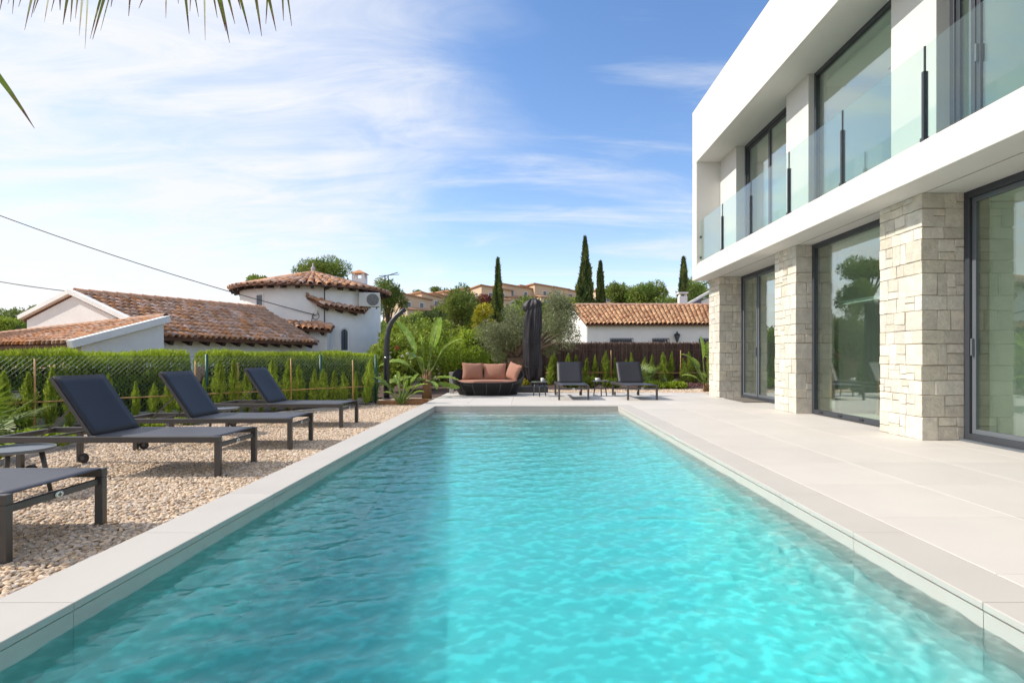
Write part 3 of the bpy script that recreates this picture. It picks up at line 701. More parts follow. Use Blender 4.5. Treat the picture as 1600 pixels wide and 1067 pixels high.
def sofa():
    c = Vector((-1.0, 14.95, 0)); t = thing('round_sofa', 'oval black woven rope sofa at the far end of the terrace', 'sofa', c)
    A, B = .93, .62
    def top(th):  # th: 0=+x ; front is -y
        s = math.sin(th); return .325+.31*max(0, min(1, (s+.85)/1.25))**1.3
    def shell(u, th):
        k = .80+.20*min(1, u*1.25)**.8; x = A*k*math.cos(th); y = B*k*math.sin(th)
        return Vector((x, y, .015+u*(top(th)-.015)))
    n = 96
    ring = [shell(1, 2*math.pi*i/n) for i in range(n+1)]
    MB().tube(ring, .016, 8, cap=False).build('top_rail', M['wicker'], t, smooth=True)
    MB().tube([shell(0, 2*math.pi*i/n) for i in range(n+1)], .016, 8, cap=False).build('bottom_rail', M['wicker'], t, smooth=True)
    for k in range(16):
        th = 2*math.pi*k/16-math.pi/2; MB().tube([shell(j/6, th)*1.004 for j in range(7)], .011, 6).build('upright', M['lframe'], t, smooth=True)
    w = MB()
    for sgn in (1, -1):
        for k in range(110):
            th0 = 2*math.pi*k/110; w.tube([shell(j/6, th0+sgn*j/6*.42)*(1.002 if sgn > 0 else .992) for j in range(7)], .0085, 4, cap=False)
    for j in (1, 2, 3, 4, 5): w.tube([shell(j/6, 2*math.pi*i/n) for i in range(n+1)], .007, 4, cap=False)
    tag(w.build('rope_weave', M['wicker'], t, recalc=False), kind='stuff')
    v = []; m = 64
    for u in (.02, .5, .985):
        for i in range(m): v.append(shell(u, 2*math.pi*i/m)*.968)
    MB().add(v, [(q*m+i, q*m+(i+1)%m, (q+1)*m+(i+1)%m, (q+1)*m+i) for q in range(2) for i in range(m)]).build('inner_liner', M['wicker'], t, smooth=True)
    cu = MB().lathe([(0,.20),(.95,.20),(1.0,.24),(1.0,.345),(.96,.375),(.5,.39),(0,.392)], 64, cap=False, sx=A*.92, sy=B*.92).build('seat_cushion', M['cushion'], None, smooth=True)
    cu.location = c; tag(cu, 'flat oval salmon seat cushion in the woven sofa', 'cushion')
    def pillow(loc, rot, w, h, th, label):
        n = 14; v = []
        for sgn in (1, -1):
            for i in range(n+1):
                for j in range(n+1):
                    a, b = i/n*2-1, j/n*2-1; e = (1-a*a)*(1-b*b); pin = 1+.05*(a*a*b*b)-.02*(1-abs(a))*(1-abs(b))
                    v.append((a*w/2*pin*(1-.05*(1-b*b)), sgn*th/2*max(e, 0)**.40, b*h/2*pin*(1-.03*(1-a*a))+.004*math.sin(9*a+3*b)))
        k = (n+1)*(n+1); f = []
        for s in range(2):
            for i in range(n):
                for j in range(n):
                    q = s*k+i*(n+1)+j; f.append((q, q+1, q+n+2, q+n+1))
        o = MB().add(v, f).build('scatter_pillow', M['cushion'], None, smooth=True); o.location = c+Vector(loc); o.rotation_euler = rot
        tag(o, label, 'pillow', 'salmon pillows on the woven sofa')
    pillow((-.42, .20, .60), (R(-14), R(2), R(14)), .56, .46, .20, 'left salmon pillow on the woven sofa, with curled white edge')
    pillow((.16, .30, .595), (R(-16), R(-1), R(-2)), .60, .44, .20, 'middle salmon pillow on the woven sofa, half in shade')
    pillow((.66, .12, .60), (R(-16), R(12), R(-52)), .50, .44, .18, 'right salmon pillow tilted against the sofa arm')
sofa()

def parasol():
    t = thing('closed_parasol', 'tall closed parasol in a dark wrinkled cover behind the far terrace', 'parasol', (.19, 16.2, 0))
    n = 72; pk = [(.30,.14),(.45,.20),(.62,.225),(.9,.25),(1.2,.24),(1.5,.235),(1.8,.24),(2.0,.235),(2.2,.225),(2.38,.205),(2.5,.225),(2.58,.20),(2.63,.10),(2.65,.02)]
    prof = [(pk[i][0]+(pk[i+1][0]-pk[i][0])*j/3, pk[i][1]+(pk[i+1][1]-pk[i][1])*j/3) for i in range(13) for j in range(3)]+[pk[-1]]
    v = []
    for q, (z, r) in enumerate(prof):
        for i in range(n):
            a = 2*math.pi*i/n; tw = z*.55
            rr = r*(1+.10*math.sin(6*a+tw*2)+.07*math.sin(11*a-tw*4+1)+.035*math.sin(3*a+z*4)+.02*math.sin(2*a-z*9)+.05*abs(math.sin(4*a+z*5)))*(.93+.05*z/2.6)
            drop = .05*math.sin(5*a) if q < 6 else (.10*max(0, math.sin(a*1.0+4.2)) if 27 <= q <= 33 else 0)
            v.append((rr*math.cos(a)+.02*math.sin(z*3)-(.07*max(0, -math.cos(a)) if 27 <= q <= 33 else 0), rr*math.sin(a), z-drop))
    f = [(q*n+i, q*n+(i+1)%n, (q+1)*n+(i+1)%n, (q+1)*n+i) for q in range(len(prof)-1) for i in range(n)]+[tuple((len(prof)-1)*n+i for i in range(n)), tuple(range(n-1, -1, -1))]
    o = MB().add(v, f).build('fabric_cover', M['parasol'], t, smooth=True); sd = o.modifiers.new('sub', 'SUBSURF'); sd.levels = sd.render_levels = 1
    for z in (.75, 1.45):
        MB().tube([(.243*math.cos(2*math.pi*i/32), .243*math.sin(2*math.pi*i/32), z+.06*math.sin(2*math.pi*i/32)) for i in range(33)], .009, 6, cap=False).build('tie_cord', M['wicker'], t, smooth=True)
    MB().tube([(0,0,.1),(0,0,.5)], .035, 12).build('mast', M['shower'], t, smooth=True)
    MB().box((-.46, -.46, 0), (.42, .42, .17)).build('base', M['shower'], t, bevel=.015)
parasol()

def shower():
    b = P(604, 621, 13.8); t = thing('garden_shower', 'curved black solar garden shower by the conifer row', 'shower', (b.x, b.y, -.03))
    pts = [(0,0,0),(0,0,.6),(0,0,1.2),(.01,0,1.45),(.05,0,1.68),(.13,0,1.87),(.25,0,2.02),(.40,0,2.14),(.46,0,2.175)]
    MB().tube(pts, [.075,.072,.068,.066,.063,.06,.058,.055,.05], 20).build('water_column', M['shower'], t, smooth=True)
    MB().lathe([(.11,0),(.11,.02),(.08,.035)], 24).build('foot_plate', M['shower'], t)
    MB().tube([(.42,0,2.10),(.43,0,2.06)], [.03,.05], 16).build('shower_head', M['chrome'], t, smooth=True)
    MB().tube([(0,-.07,1.0),(0,-.13,1.0)], [.02,.024], 12).build('mixer_tap', M['chrome'], t, smooth=True)
    MB().tube([(.06,-.03,1.12),(.14,-.05,1.13)], [.012,.009], 10).build('foot_tap', M['chrome'], t, smooth=True)
shower()
def bollard():
    b = G(29, 673, -.03); t = thing('bollard_light', 'square dark bollard light on a concrete pad before the hedge', 'bollard light', b)
    MB().box((-.063, -.063, .02), (.063, .063, .44)).build('post', M['lframe'], t, bevel=.004)
    MB().box((-.063, -.063, .535), (.063, .063, .555)).build('cap', M['lframe'], t, bevel=.003)
    MB().box((-.063, .02, .4405), (.063, .063, .5345)).build('back_plate', M['lframe'], t)
    MB().box((-.055, -.04, .4405), (.055, .0195, .5345)).build('lens', M['far_white'], t)
    MB().box((-.16, -.12, -.03), (.17, .14, .02)).build('pad', M['concrete'], t, bevel=.015)
bollard()

# ------------------------------------------------------------------ clay-tiled neighbours
def barrel(r=.092, L=.44, n=6):
    v = []; f = []
    for k, (y, s) in enumerate(((0, 1.0), (L, .82))):
        for rr in (1.0, .84):
            for i in range(n+1):
                a = math.pi*i/n; v.append((-math.cos(a)*r*s*rr, y, math.sin(a)*r*s*rr*.95-.01))
    q = n+1
    for i in range(n):
        f += [(i, i+1, 2*q+i+1, 2*q+i), (i, q+i, q+i+1, i+1), (q+i, 3*q+i, 3*q+i+1, q+i+1)]
    return v, f
BV, BF = barrel()
TILE_ME = MB().add(BV, BF).mesh('roof_tile', M['terracotta'], smooth=True)
def tiles(parent, mats, single=300, m='terracotta', stuff='tile_field'):
    """nearest `single` tiles as objects, the others joined"""
    mats = sorted(mats, key=lambda q: (q.translation-Vector((0, 0, 1))).length); o0 = worg(parent)
    for q in mats[:single]:
        o = link('roof_tile', TILE_ME, parent); o.matrix_basis = Matrix.Translation(-o0) @ q
    if len(mats) > single:
        V = np.array(BV); H = np.c_[V, np.ones(len(V))]; b = MB(); b.v = []; k = 0
        for q in mats[single:]:
            w = (np.array(q) @ H.T).T[:, :3]; b.v += w.tolist(); b.f += [tuple(i+k for i in t) for t in BF]; b.t += [random.random()**1.5]*len(BF); k += len(V)
        tag(b.build(stuff, M[m], parent, smooth=True, world=True, tint=True, recalc=False), kind='stuff')
def tiled_roof(parent, EL, ER, RR, RL, pitch=.215, row=.34, single=300, m='terracotta', thick=.09, rafters=True, eave_m='wood_d', name='roof'):
    """quad roof: eave left/right (seen from outside, below), ridge right/left"""
    EL, ER, RR, RL = map(Vector, (EL, ER, RR, RL))
    n0 = ((ER-EL).cross(RL-EL)).normalized()
    if n0.z < 0: n0 = -n0
    ng = 8; gv = [EL.lerp(ER, i/ng).lerp(RL.lerp(RR, i/ng), j/ng)-n0*o for o in (.004, thick) for j in range(ng+1) for i in range(ng+1)]; q = (ng+1)**2
    gf = [(j*(ng+1)+i, j*(ng+1)+i+1, (j+1)*(ng+1)+i+1, (j+1)*(ng+1)+i) for j in range(ng) for i in range(ng)]; gf += [tuple(q+k for k in f[::-1]) for f in gf]
    rim = [i for i in range(ng+1)]+[(j+1)*(ng+1)+ng for j in range(ng)]+[ng*(ng+1)+i for i in range(ng-1, -1, -1)]+[j*(ng+1) for j in range(ng-1, 0, -1)]
    gf += [(rim[k], rim[(k+1) % len(rim)], rim[(k+1) % len(rim)]+q, rim[k]+q) for k in range(len(rim))]
    rf = MB().add(gv, gf).build(name, M['pan'], parent, world=True)
    nc = max(2, round((ER-EL).length/pitch)); L = max((RL-EL).length, (RR-ER).length); nr = max(1, round(L/row)); ms = []
    for i in range(nc):
        s = (i+.5)/nc; a, b = EL.lerp(ER, s), RL.lerp(RR, s); r = (b-a).normalized(); wid = (ER.lerp(RR, 0)-EL).length/nc
        for j in range(nr):
            t = j/nr; p = a.lerp(b, t)-r*(.05 if j == 0 else .03); pw = (EL.lerp(RL, t)-ER.lerp(RR, t)).length/nc/pitch
            if pw < .35: continue
            x = r.cross(n0).normalized(); 
            tilt = r*math.cos(.06)+n0*math.sin(-.06)
            z = x.cross(tilt).normalized(); jit = random.uniform(-.012, .012)
            Mx = Matrix(((x.x*pw, tilt.x, z.x, 0), (x.y*pw, tilt.y, z.y, 0), (x.z*pw, tilt.z, z.z, 0), (0, 0, 0, 1)))
            ms.append(Matrix.Translation(p+n0*(.045+random.uniform(-.004, .008))+x*jit) @ Mx @ Matrix.Rotation(random.uniform(-.03, .03), 4, 'Z') @ Matrix.Diagonal((1, L/nr/.34*1.0, 1, 1)))
    tiles(rf, ms, single, m)
    # ridge run of caps
    d = (RR-RL).normalized(); k = max(1, round((RR-RL).length/.36)); cap = MB()
    for i in range(k):
        p = RL.lerp(RR, i/k)+n0*.05; e = RL.lerp(RR, (i+1.08)/k)+n0*.05
        cap.tube([p, e], [.105, .085], 8, cap=False)
    cap.build('ridge_cap', M['terracotta'], rf, world=True, smooth=True, recalc=False)
    if rafters:
        u = (RL-EL).normalized(); kk = max(2, round((ER-EL).length/.62))
        for i in range(kk):
            p = EL.lerp(ER, (i+.5)/kk)-n0*(thick+.065)+u*.02; MB().bar(p, p+u*.55, .10, .12, up=n0).build('rafter', M[eave_m], rf, world=True)
    return rf

def old_villa():
    h = thing('tiled_villa', 'white villa with clay-tiled gable roof behind the left hedge', 'house', (-11, 17, -.14))
    R0, R1 = P(115, 458, 16), P(412, 483.5, 21.5); E0, E1 = P(257, 527, 14.7), P(497, 536, 21.3); L0, L1 = P(36, 499, 17.2), P(330, 505, 23.5)
    tiled_roof(h, E0, E1, R1, R0, single=300)
    rl = MB().prism([L1, L0, R0, R1], (0, 0, -.09)).build('roof_slope', M['pan'], h, world=True)
    rl['label'] = 'rear roof slope turned away from the pool'
    up = Vector((0, 0, 1)); d = (R1-R0).normalized()
    # gable wall under the rakes, set back along the ridge
    q = d*-.02
    def down(p, z=-.14): return Vector((p.x, p.y, z))
    ei = E0.lerp(R0, .10); li = L0.lerp(R0, .1)
    MB().prism([down(li)+q, down(ei)+q, ei+q-up*.1, R0+q-up*.1, li+q-up*.1], d*.25).build('gable_wall', M['render2'], h, world=True)
    vb = MB(); n2 = Vector((0, 0, 1))
    vb.bar(R0-d*.06+up*.03, E0.lerp(R0, .02)-d*.06+up*.05, .16, .12).build('verge_board', M['render2'], h, world=True)
    MB().bar(R0-d*.06+up*.03, L0-d*.06+up*.05, .16, .12).build('verge_board', M['render2'], h, world=True)
    # wall under the camera-side eave
    inn = (R0-E0); inn.z = 0; inn.normalize(); a, b = E0+inn*.42+d*.2, E1+inn*.42
    MB().prism([down(a), down(b), Vector((b.x, b.y, E1.z-.03)), Vector((a.x, a.y, E0.z-.03))], inn*.25).build('eave_wall', M['render2'], h, world=True)
    end = L1-E1; MB().prism([down(b-d*.25), down(L1-d*.3), L1-d*.3-up*.1, R1-d*.3-up*.1, Vector((b.x, b.y, E1.z-.05))-d*.25], d*.2).build('far_gable_wall', M['render2'], h, world=True)
    # lower tail roof towards the tower
    tiled_roof(h, P(444, 511, 21.6), P(517, 517, 21.8), P(520, 513, 22.1), P(428, 484.5, 23.2), single=80, row=.36)
    w = [P(452, 512, 21.95), P(511, 517, 22.1)]; MB().prism([down(w[0]), down(w[1]), w[1], w[0]], (0, .3, 0)).build('tail_wall', M['render2'], h, world=True)
    # porch in front
    A, B_, C_, D_ = P(108, 538, 12), P(259, 498, 14.5), P(-120, 544, 16.2), P(-120, 538, 19.5)
    tiled_roof(h, C_, A, B_, D_, single=230, row=.36)
    ad = (B_-A).normalized()
    MB().bar(A+Vector((.05, -.05, .0)), B_+Vector((.06, 0, .0)), .14, .16).build('verge_board', M['render2'], h, world=True)
    MB().prism([down(A+Vector((-.05, .35, 0))), down(B_+Vector((-.05, 0, 0))), B_+Vector((-.05, 0, -.09)), A.lerp(B_, .13)+Vector((-.05, 0, -.1))], (-.22, 0, 0)).build('porch_side_wall', M['render2'], h, world=True)
    a2, c2 = A+Vector((-.25, .25, 0)), C_+Vector((0, .2, 0)); MB().prism([down(a2), down(c2), c2-up*.12, a2-up*.10], (.06, .2, 0)).build('porch_wall', M['salmon'], h, world=True)
    return h
old_villa()

def tower():
    cx, cyy, Rt = -9.36, 25.0, 2.88; t = thing('round_tower', 'round white tower house with conical clay-tiled roof', 'tower', (cx, cyy, -.14))
    ze, za, Re = 3.78, 4.66, 3.28; O = Vector((cx, cyy, 0)); n = 72
    # wall with a real arched opening and square window: wall is a thick ring; recesses are dark boxes set in
    prof = [(Rt, -.14), (Rt, ze-.02), (Rt-.3, ze-.02), (Rt-.3, -.14)]
    b = MB().lathe(prof, n, (cx, cyy, 0), cap=False); w = b.build('wall', M['render2'], t, world=True, smooth=False)
    w.data.polygons.foreach_set('use_smooth', [True]*len(w.data.polygons))
    md = w.modifiers.new('es', 'EDGE_SPLIT')
    rf = MB().lathe([(Re, ze-.05), (Re, ze), (.05, za), (.05, za-.05)], n, (cx, cyy, 0), cap=False).build('roof', M['pan'], t, world=True)
    ms = []; nc = 58; sl = math.hypot(Re, za-ze); nr = 9; ang = math.atan2(za-ze, Re)
    for j in range(nr):
        tt = j/nr; r = Re*(1-tt)+.06; k = nc if j < 5 else (nc//2 if j < 8 else nc//4)
        for i in range(k):
            a = 2*math.pi*(i+.5)/k; rad = Vector((math.cos(a), math.sin(a), 0)); upv = (-rad*math.cos(ang)+Vector((0,0,1))*math.sin(ang)).normalized(); x = Vector((-math.sin(a), math.cos(a), 0))*-1
            x = upv.cross(Vector((0,0,1))).normalized(); z = x.cross(upv).normalized()
            s = min(1.25, 2*math.pi*r/k/.19); p = O+rad*r+Vector((0, 0, ze+(za-ze)*tt+.03+random.uniform(0, .01)))
            Mx = Matrix(((x.x*s, upv.x, z.x, 0), (x.y*s, upv.y, z.y, 0), (x.z*s, upv.z, z.z, 0), (0,0,0,1)))
            if math.sin(a) < .45: ms.append(Matrix.Translation(p) @ Mx @ Matrix.Rotation(random.uniform(-.03, .03), 4, 'Z'))
    tiles(rf, ms, 300)
    for i in range(36):
        a = 2*math.pi*i/36
        if math.sin(a) > .3: continue
        rad = Vector((math.cos(a), math.sin(a), 0)); MB().bar(O+rad*(Re-.06)+Vector((0,0,ze-.11)), O+rad*(Rt-.1)+Vector((0,0,ze-.04)), .1, .1).build('rafter', M['wood_d'], rf, world=True)
    MB().lathe([(.10,0),(.10,.06),(.05,.10),(.09,.17),(.10,.24),(.05,.30),(.03,.36),(.05,.40),(.015,.46)], 14, (cx, cyy, za-.02)).build('finial', M['concrete'], rf, world=True, smooth=True)
    ch = P(562, 437, 26.2)
    c = MB().box((ch.x-.28, ch.y-.28, ch.z-.6), (ch.x+.28, ch.y+.28, ch.z+.02))
    for sx in (-1, 1):
        for sy in (-1, 1): c.box((ch.x+sx*.22-.06, ch.y+sy*.22-.06, ch.z+.02), (ch.x+sx*.22+.06, ch.y+sy*.22+.06, ch.z+.26))
    c.build('chimney', M['render2'], rf, world=True)
    MB().add([ch+Vector(q) for q in ((-.36,-.36,.26),(.36,-.36,.26),(.36,.36,.26),(-.36,.36,.26),(0,0,.46))], [(3,2,1,0),(0,1,4),(1,2,4),(2,3,4),(3,0,4)]).build('chimney_cap', M['terracotta'], rf, world=True)
    def on_wall(x_img, off=0.):   # point of the front wall seen at this bearing
        k = (x_img-CX)/F; A_ = 1+k*k; B_ = -2*(k*cx+cyy); C_ = cx*cx+cyy*cyy-(Rt+off)**2; y = (-B_-math.sqrt(max(0, B_*B_-4*A_*C_)))/(2*A_); return Vector((k*y, y, 0))
    # arched window: splayed white reveal ring and dark pane, built as a niche proud of the wall by its reveal
    def arch(xc, ztop, zbot, w_, name):
        p = on_wall(xc); nrm = (p-O).normalized(); nrm.z = 0; tx = Vector((-nrm.y, nrm.x, 0)); pts = []
        hh = ztop-w_/2
        for i in range(13): a = math.pi*i/12; pts.append((math.cos(a)*w_/2, hh+math.sin(a)*w_/2))
        pts += [(-w_/2, zbot), (w_/2, zbot)]
        pane = [p+nrm*.012+tx*u+Vector((0,0,v)) for u, v in pts]
        o = MB().prism(pane, -nrm*.1).build(name, M['far_glass'], t, world=True)
        ring = MB(); m_ = len(pts); out = [p+nrm*.05+tx*(u*1.35)+Vector((0,0,v+(.07 if i < 13 else -.07))) for i, (u, v) in enumerate(pts)]
        inn = [p+nrm*.016+tx*u+Vector((0,0,v)) for u, v in pts]; base = [q-nrm*.06 for q in out]
        for i in range(m_): j = (i+1) % m_; ring.add([inn[i], inn[j], out[j], out[i], base[j], base[i]], [(0,1,2,3),(3,2,4,5)])
        ring.build('reveal', M['render2'], o, world=True, recalc=False)
        b = MB().bar(p+nrm*.014+Vector((0,0,zbot)), p+nrm*.014+Vector((0,0,ztop)), .03, .02).build('glazing_bar', M['iron'], o, world=True)
    arch(538, 2.10, 1.25, .28, 'arched_window')
    p = on_wall(406); nrm = (p-O).normalized(); tx = Vector((-nrm.y, nrm.x, 0))
    ww = MB().prism([p+nrm*.01+tx*u+Vector((0,0,v)) for u, v in ((-.16,2.85),(.16,2.85),(.16,3.4),(-.16,3.4))], -nrm*.1).build('square_window', M['far_glass'], t, world=True)
    fr = MB(); 
    for (u0, v0), (u1, v1) in (((-.2,2.81),(-.2,3.44)),((.2,2.81),(.2,3.44)),((-.2,2.81),(.2,2.81)),((-.2,3.44),(.2,3.44))): fr.bar(p+nrm*.01+tx*u0*.9+Vector((0,0,v0)), p+nrm*.01+tx*u1*.9+Vector((0,0,v1)), .05, .05)
    fr.build('frame', M['render2'], ww, world=True)
    # small pent roof across the front
    def wp(x, y, off): q = on_wall(x, off); q.z = P(x, y, q.y).z; return q
    tiled_roof(t, wp(503, 476, .42), wp(570, 488, .45), wp(577, 481, -.03), wp(476, 462, -.03), single=60, row=.34, name='pent_roof')
    # air conditioner
    a = on_wall(577, .35); u = thing('air_conditioner', 'grey air-conditioning unit hung high on the round tower wall', 'air conditioner', (a.x, a.y, 3.05), R(18))
    MB().box((-.42, -.16, 0), (.42, .16, .58)).build('casing', M['acwhite'], u, bevel=.02)
    MB().lathe([(.23,-.012),(.23,.0),(.17,.004)], 28).build
    g = MB().lathe([(.24,0),(.24,.012),(.0,.012)], 28, cap=False); g.v = [(p_[0]+.13, -.162-p_[2], p_[1]+.29) for p_ in g.v]; g.build('fan_grille', M['frame'], u, smooth=False)
    for k in range(5): 
        q = MB().tube([(.13+.045*k*math.cos(i*.524)+.03*math.cos(i*.524), -.178, .29+(.03+.045*k)*math.sin(i*.524)) for i in range(13)], .006, 4, cap=False); q.build('grille_ring', M['acwhite'], u, recalc=False)
    for s in (-.3, .3): MB().bar((s, .42, -.03), (s, -.16, -.03), .04, .04).build('bracket', M['iron'], u)
    # aerial mast
    m = on_wall(507, .12); an = thing('aerial_mast', 'thin aerial mast on the front of the round tower', 'mast', (m.x, m.y, 1.6))
    MB().tube([(0,0,0),(0,0,2.1)], .022, 8).build('mast', M['iron'], an)
    MB().tube([(0,0,2.0),(.34,0,2.17)], .016, 8).build('arm', M['iron'], an)
    for i in range(4): MB().tube([(.08*i+.04,-.12,2.03+.04*i),(.08*i+.04,.12,2.03+.04*i)], .008, 6).build('element', M['iron'], an)
    # junction loop of cable
    j = on_wall(494, .05); jb = thing('cable_box', 'looped cable and small box where the overhead wire meets the tower', 'junction box', (j.x, j.y, 2.6))
    MB().box((-.06,-.06,.05),(.06,.02,.22)).build('box', M['acwhite'], jb, bevel=.01)
    MB().tube([(.13*math.cos(i*.45), -.04, -.02+.13*math.sin(i*.45)) for i in range(15)], .012, 6, cap=False).build('loop', M['cable'], jb, recalc=False)
    MB().tube([(-.1,-.03,.02),(-.2,-.03,-.3),(.02,-.03,-.6)], .012, 6).build('tail', M['cable'], jb)
    return j
J = tower()

def wires():
    def cat(a, b, sag, label):
        pts = [a.lerp(b, i/24)-Vector((0, 0, sag*4*(i/24)*(1-i/24))) for i in range(25)]
        tag(MB().tube(pts, .016, 6).build('overhead_cable', M['cable'], recalc=False), label, 'cable', 'overhead cables')
    cat(P(-260, 235, 19), Vector((J.x, J.y-.05, 2.62)), .35, 'upper overhead cable running down to the round tower')
    cat(P(-160, 405, 21), P(114, 456, 16.05), .12, 'lower overhead cable ending at the villa gable')
wires()

def bungalow():
    h = thing('tiled_bungalow', 'low white bungalow with sun-bleached clay roof behind the heather fence', 'house', (7, 29, -.14))
    E0, E1, R0, R1 = P(915, 507, 27), P(1290, 507, 27), P(892, 478, 31.2), P(1290, 478, 31.2)
    tiled_roof(h, E0, E1, R1, R0, pitch=.205, row=.33, single=0, m='terracotta_y', rafters=False, thick=.05)
    z = E0.z
    MB().prism([(E0.x+.1, 27.28, -.14), (E1.x, 27.28, -.14), (E1.x, 27.28, z-.04), (E0.x+.1, 27.28, z-.04)], (0, .25, 0)).build('front_wall', M['render2'], h, world=True)
    e, r = Vector((E0.x+.08, 27.55, z-.05)), R0+Vector((.1, 0, -.12)); bk = r+(r-e); bk.z = e.z
    MB().prism([(e.x, e.y, -.14), (bk.x, bk.y, -.14), bk, r, e], (.25, .02, 0)).build('gable_wall', M['render2'], h, world=True)
    MB().prism([R0, R1, R1+(R1-E1)*Vector((1,1,-1)), R0+(R0-E0)*Vector((1,1,-1))], (0,0,-.08)).build('rear_roof', M['pan'], h, world=True)
    cn = MB(); k = int((E1.x-E0.x)/.205)
    for i in range(k): cn.box((E0.x+.205*i+.03, 27.12, z-.075), (E0.x+.205*i+.175, 27.28, z-.02))
    tag(cn.build('cornice_course', M['concrete'], h, world=True), kind='stuff')
    for xa, xb in ((953, 989), (1019, 1045), (1092, 1122)):
        a, b = P(xa, 529, 27.2), P(xb, 529, 27.2); zt = a.z
        w = box('window', (a.x+.04, 27.265, zt-1.0), (b.x-.04, 27.33, zt-.04), M['far_glass'], h)
        g = MB().box((a.x, 27.14, zt-.02), (b.x, 27.17, zt+.015)).box((a.x, 27.14, zt-.2), (b.x, 27.17, zt-.17)); g.build('grille_rail', M['iron'], w, world=True)
        kk = max(4, int((b.x-a.x)/.12))
        for i in range(kk+1): x = a.x+(b.x-a.x)*i/kk; MB().box((x-.01, 27.145, zt-1.0), (x+.01, 27.165, zt)).build('grille_bar', M['iron'], w, world=True)
    l = P(1058, 527, 27.1); t = thing('wall_lantern', 'black wall lantern on the bungalow front', 'lantern', (l.x, l.y, l.z))
    MB().lathe([(.03,-.22),(.11,-.02),(.14,.10),(.13,.11)], 6).build('glass_body', M['far_glass'], t); MB().lathe([(.16,.11),(.10,.18),(.04,.20),(.03,.27),(.0,.29)], 6).build('cap', M['iron'], t)
    MB().tube([(0,0,-.22),(0,.05,-.3),(0,.17,-.25)], .015, 6).build('bracket', M['iron'], t)
    for i in range(6):
        a = i*math.pi/3; MB().tube([(.03*math.cos(a),.03*math.sin(a),-.22),(.145*math.cos(a),.145*math.sin(a),.11)], .01, 5).build('bar', M['iron'], t)
    # second white house at its right rear
    w = thing('white_gable_house', 'white gabled house with chimney rising behind the bungalow at right', 'house', (12, 36, -.14))
    a, b, c = P(1074, 478, 36), P(1116, 440, 36), P(1200, 405, 36)
    MB().prism([(a.x, 36, -.14), (c.x+3, 36, -.14), (c.x+3, 36, c.z), (a.x, 36, a.z)], (.4, 5, 0)).build('wall', M['render2'], w, world=True)
    MB().bar(a+Vector((-.1, -.1, .05)), c+Vector((0, -.1, .05)), .4, .14).build('roof_verge', M['render2'], w, world=True)
    q0, q1 = P(1084, 474, 35.95), P(1088, 466, 35.95); ww = box('window', (q0.x, 35.93, q0.z-.4), (q1.x+.3, 36.03, q1.z), M['far_glass'], w); box('sill', (q0.x-.1, 35.85, q0.z-.48), (q1.x+.4, 35.94, q0.z-.4), M['render2'], ww)
    cc = P(1066, 478, 33); ch = box('chimney', (cc.x-.22, 32.8, cc.z-1), (cc.x+.24, 33.2, cc.z+.55), M['render2'], w)
    box('chimney_cap', (cc.x-.27, 32.75, cc.z+.70), (cc.x+.29, 33.25, cc.z+.78), M['render2'], ch)
    for s in (-.18, .15): box('chimney_leg', (cc.x+s, 32.82, cc.z+.55), (cc.x+s+.06, 33.18, cc.z+.70), M['render2'], ch)
bungalow()

def heather_fence():
    t = thing('heather_fence', 'dark brown brushwood heather fence behind the far planting bed', 'fence', (3, 21.2, -.05))
    x0, x1 = -3.2, 9.5
    box('backing', (x0, 21.24, -.05), (x1, 21.30, 1.46), M['heather'], t)
    b = MB()
    for i in range(5200):
        x = random.uniform(x0, x1); y = 21.2+random.uniform(-.04, .04); z1 = 1.50+random.gauss(0, .028); z0 = random.uniform(-.05, .9); r = random.uniform(.004, .010); dx = random.gauss(0, .03)
        b.t += [random.random()]*3; k = len(b.v)
        b.v += [(x-r, y, z0), (x+r, y, z0), (x, y-r*1.6, z0), (x-r+dx, y, z1), (x+r+dx, y, z1), (x+dx, y-r*1.6, z1)]; b.f += [(k, k+2, k+5, k+3), (k+2, k+1, k+4, k+5), (k+3, k+5, k+4)]
    tag(b.build('twigs', M['heather'], t, world=True, tint=True, recalc=False), kind='stuff')
    for z in (.35, .8, 1.25): MB().tube([(x0, 21.145, z), (x1, 21.145, z)], .004, 5).build('tie_wire', M['heather'], t, world=True)
heather_fence()

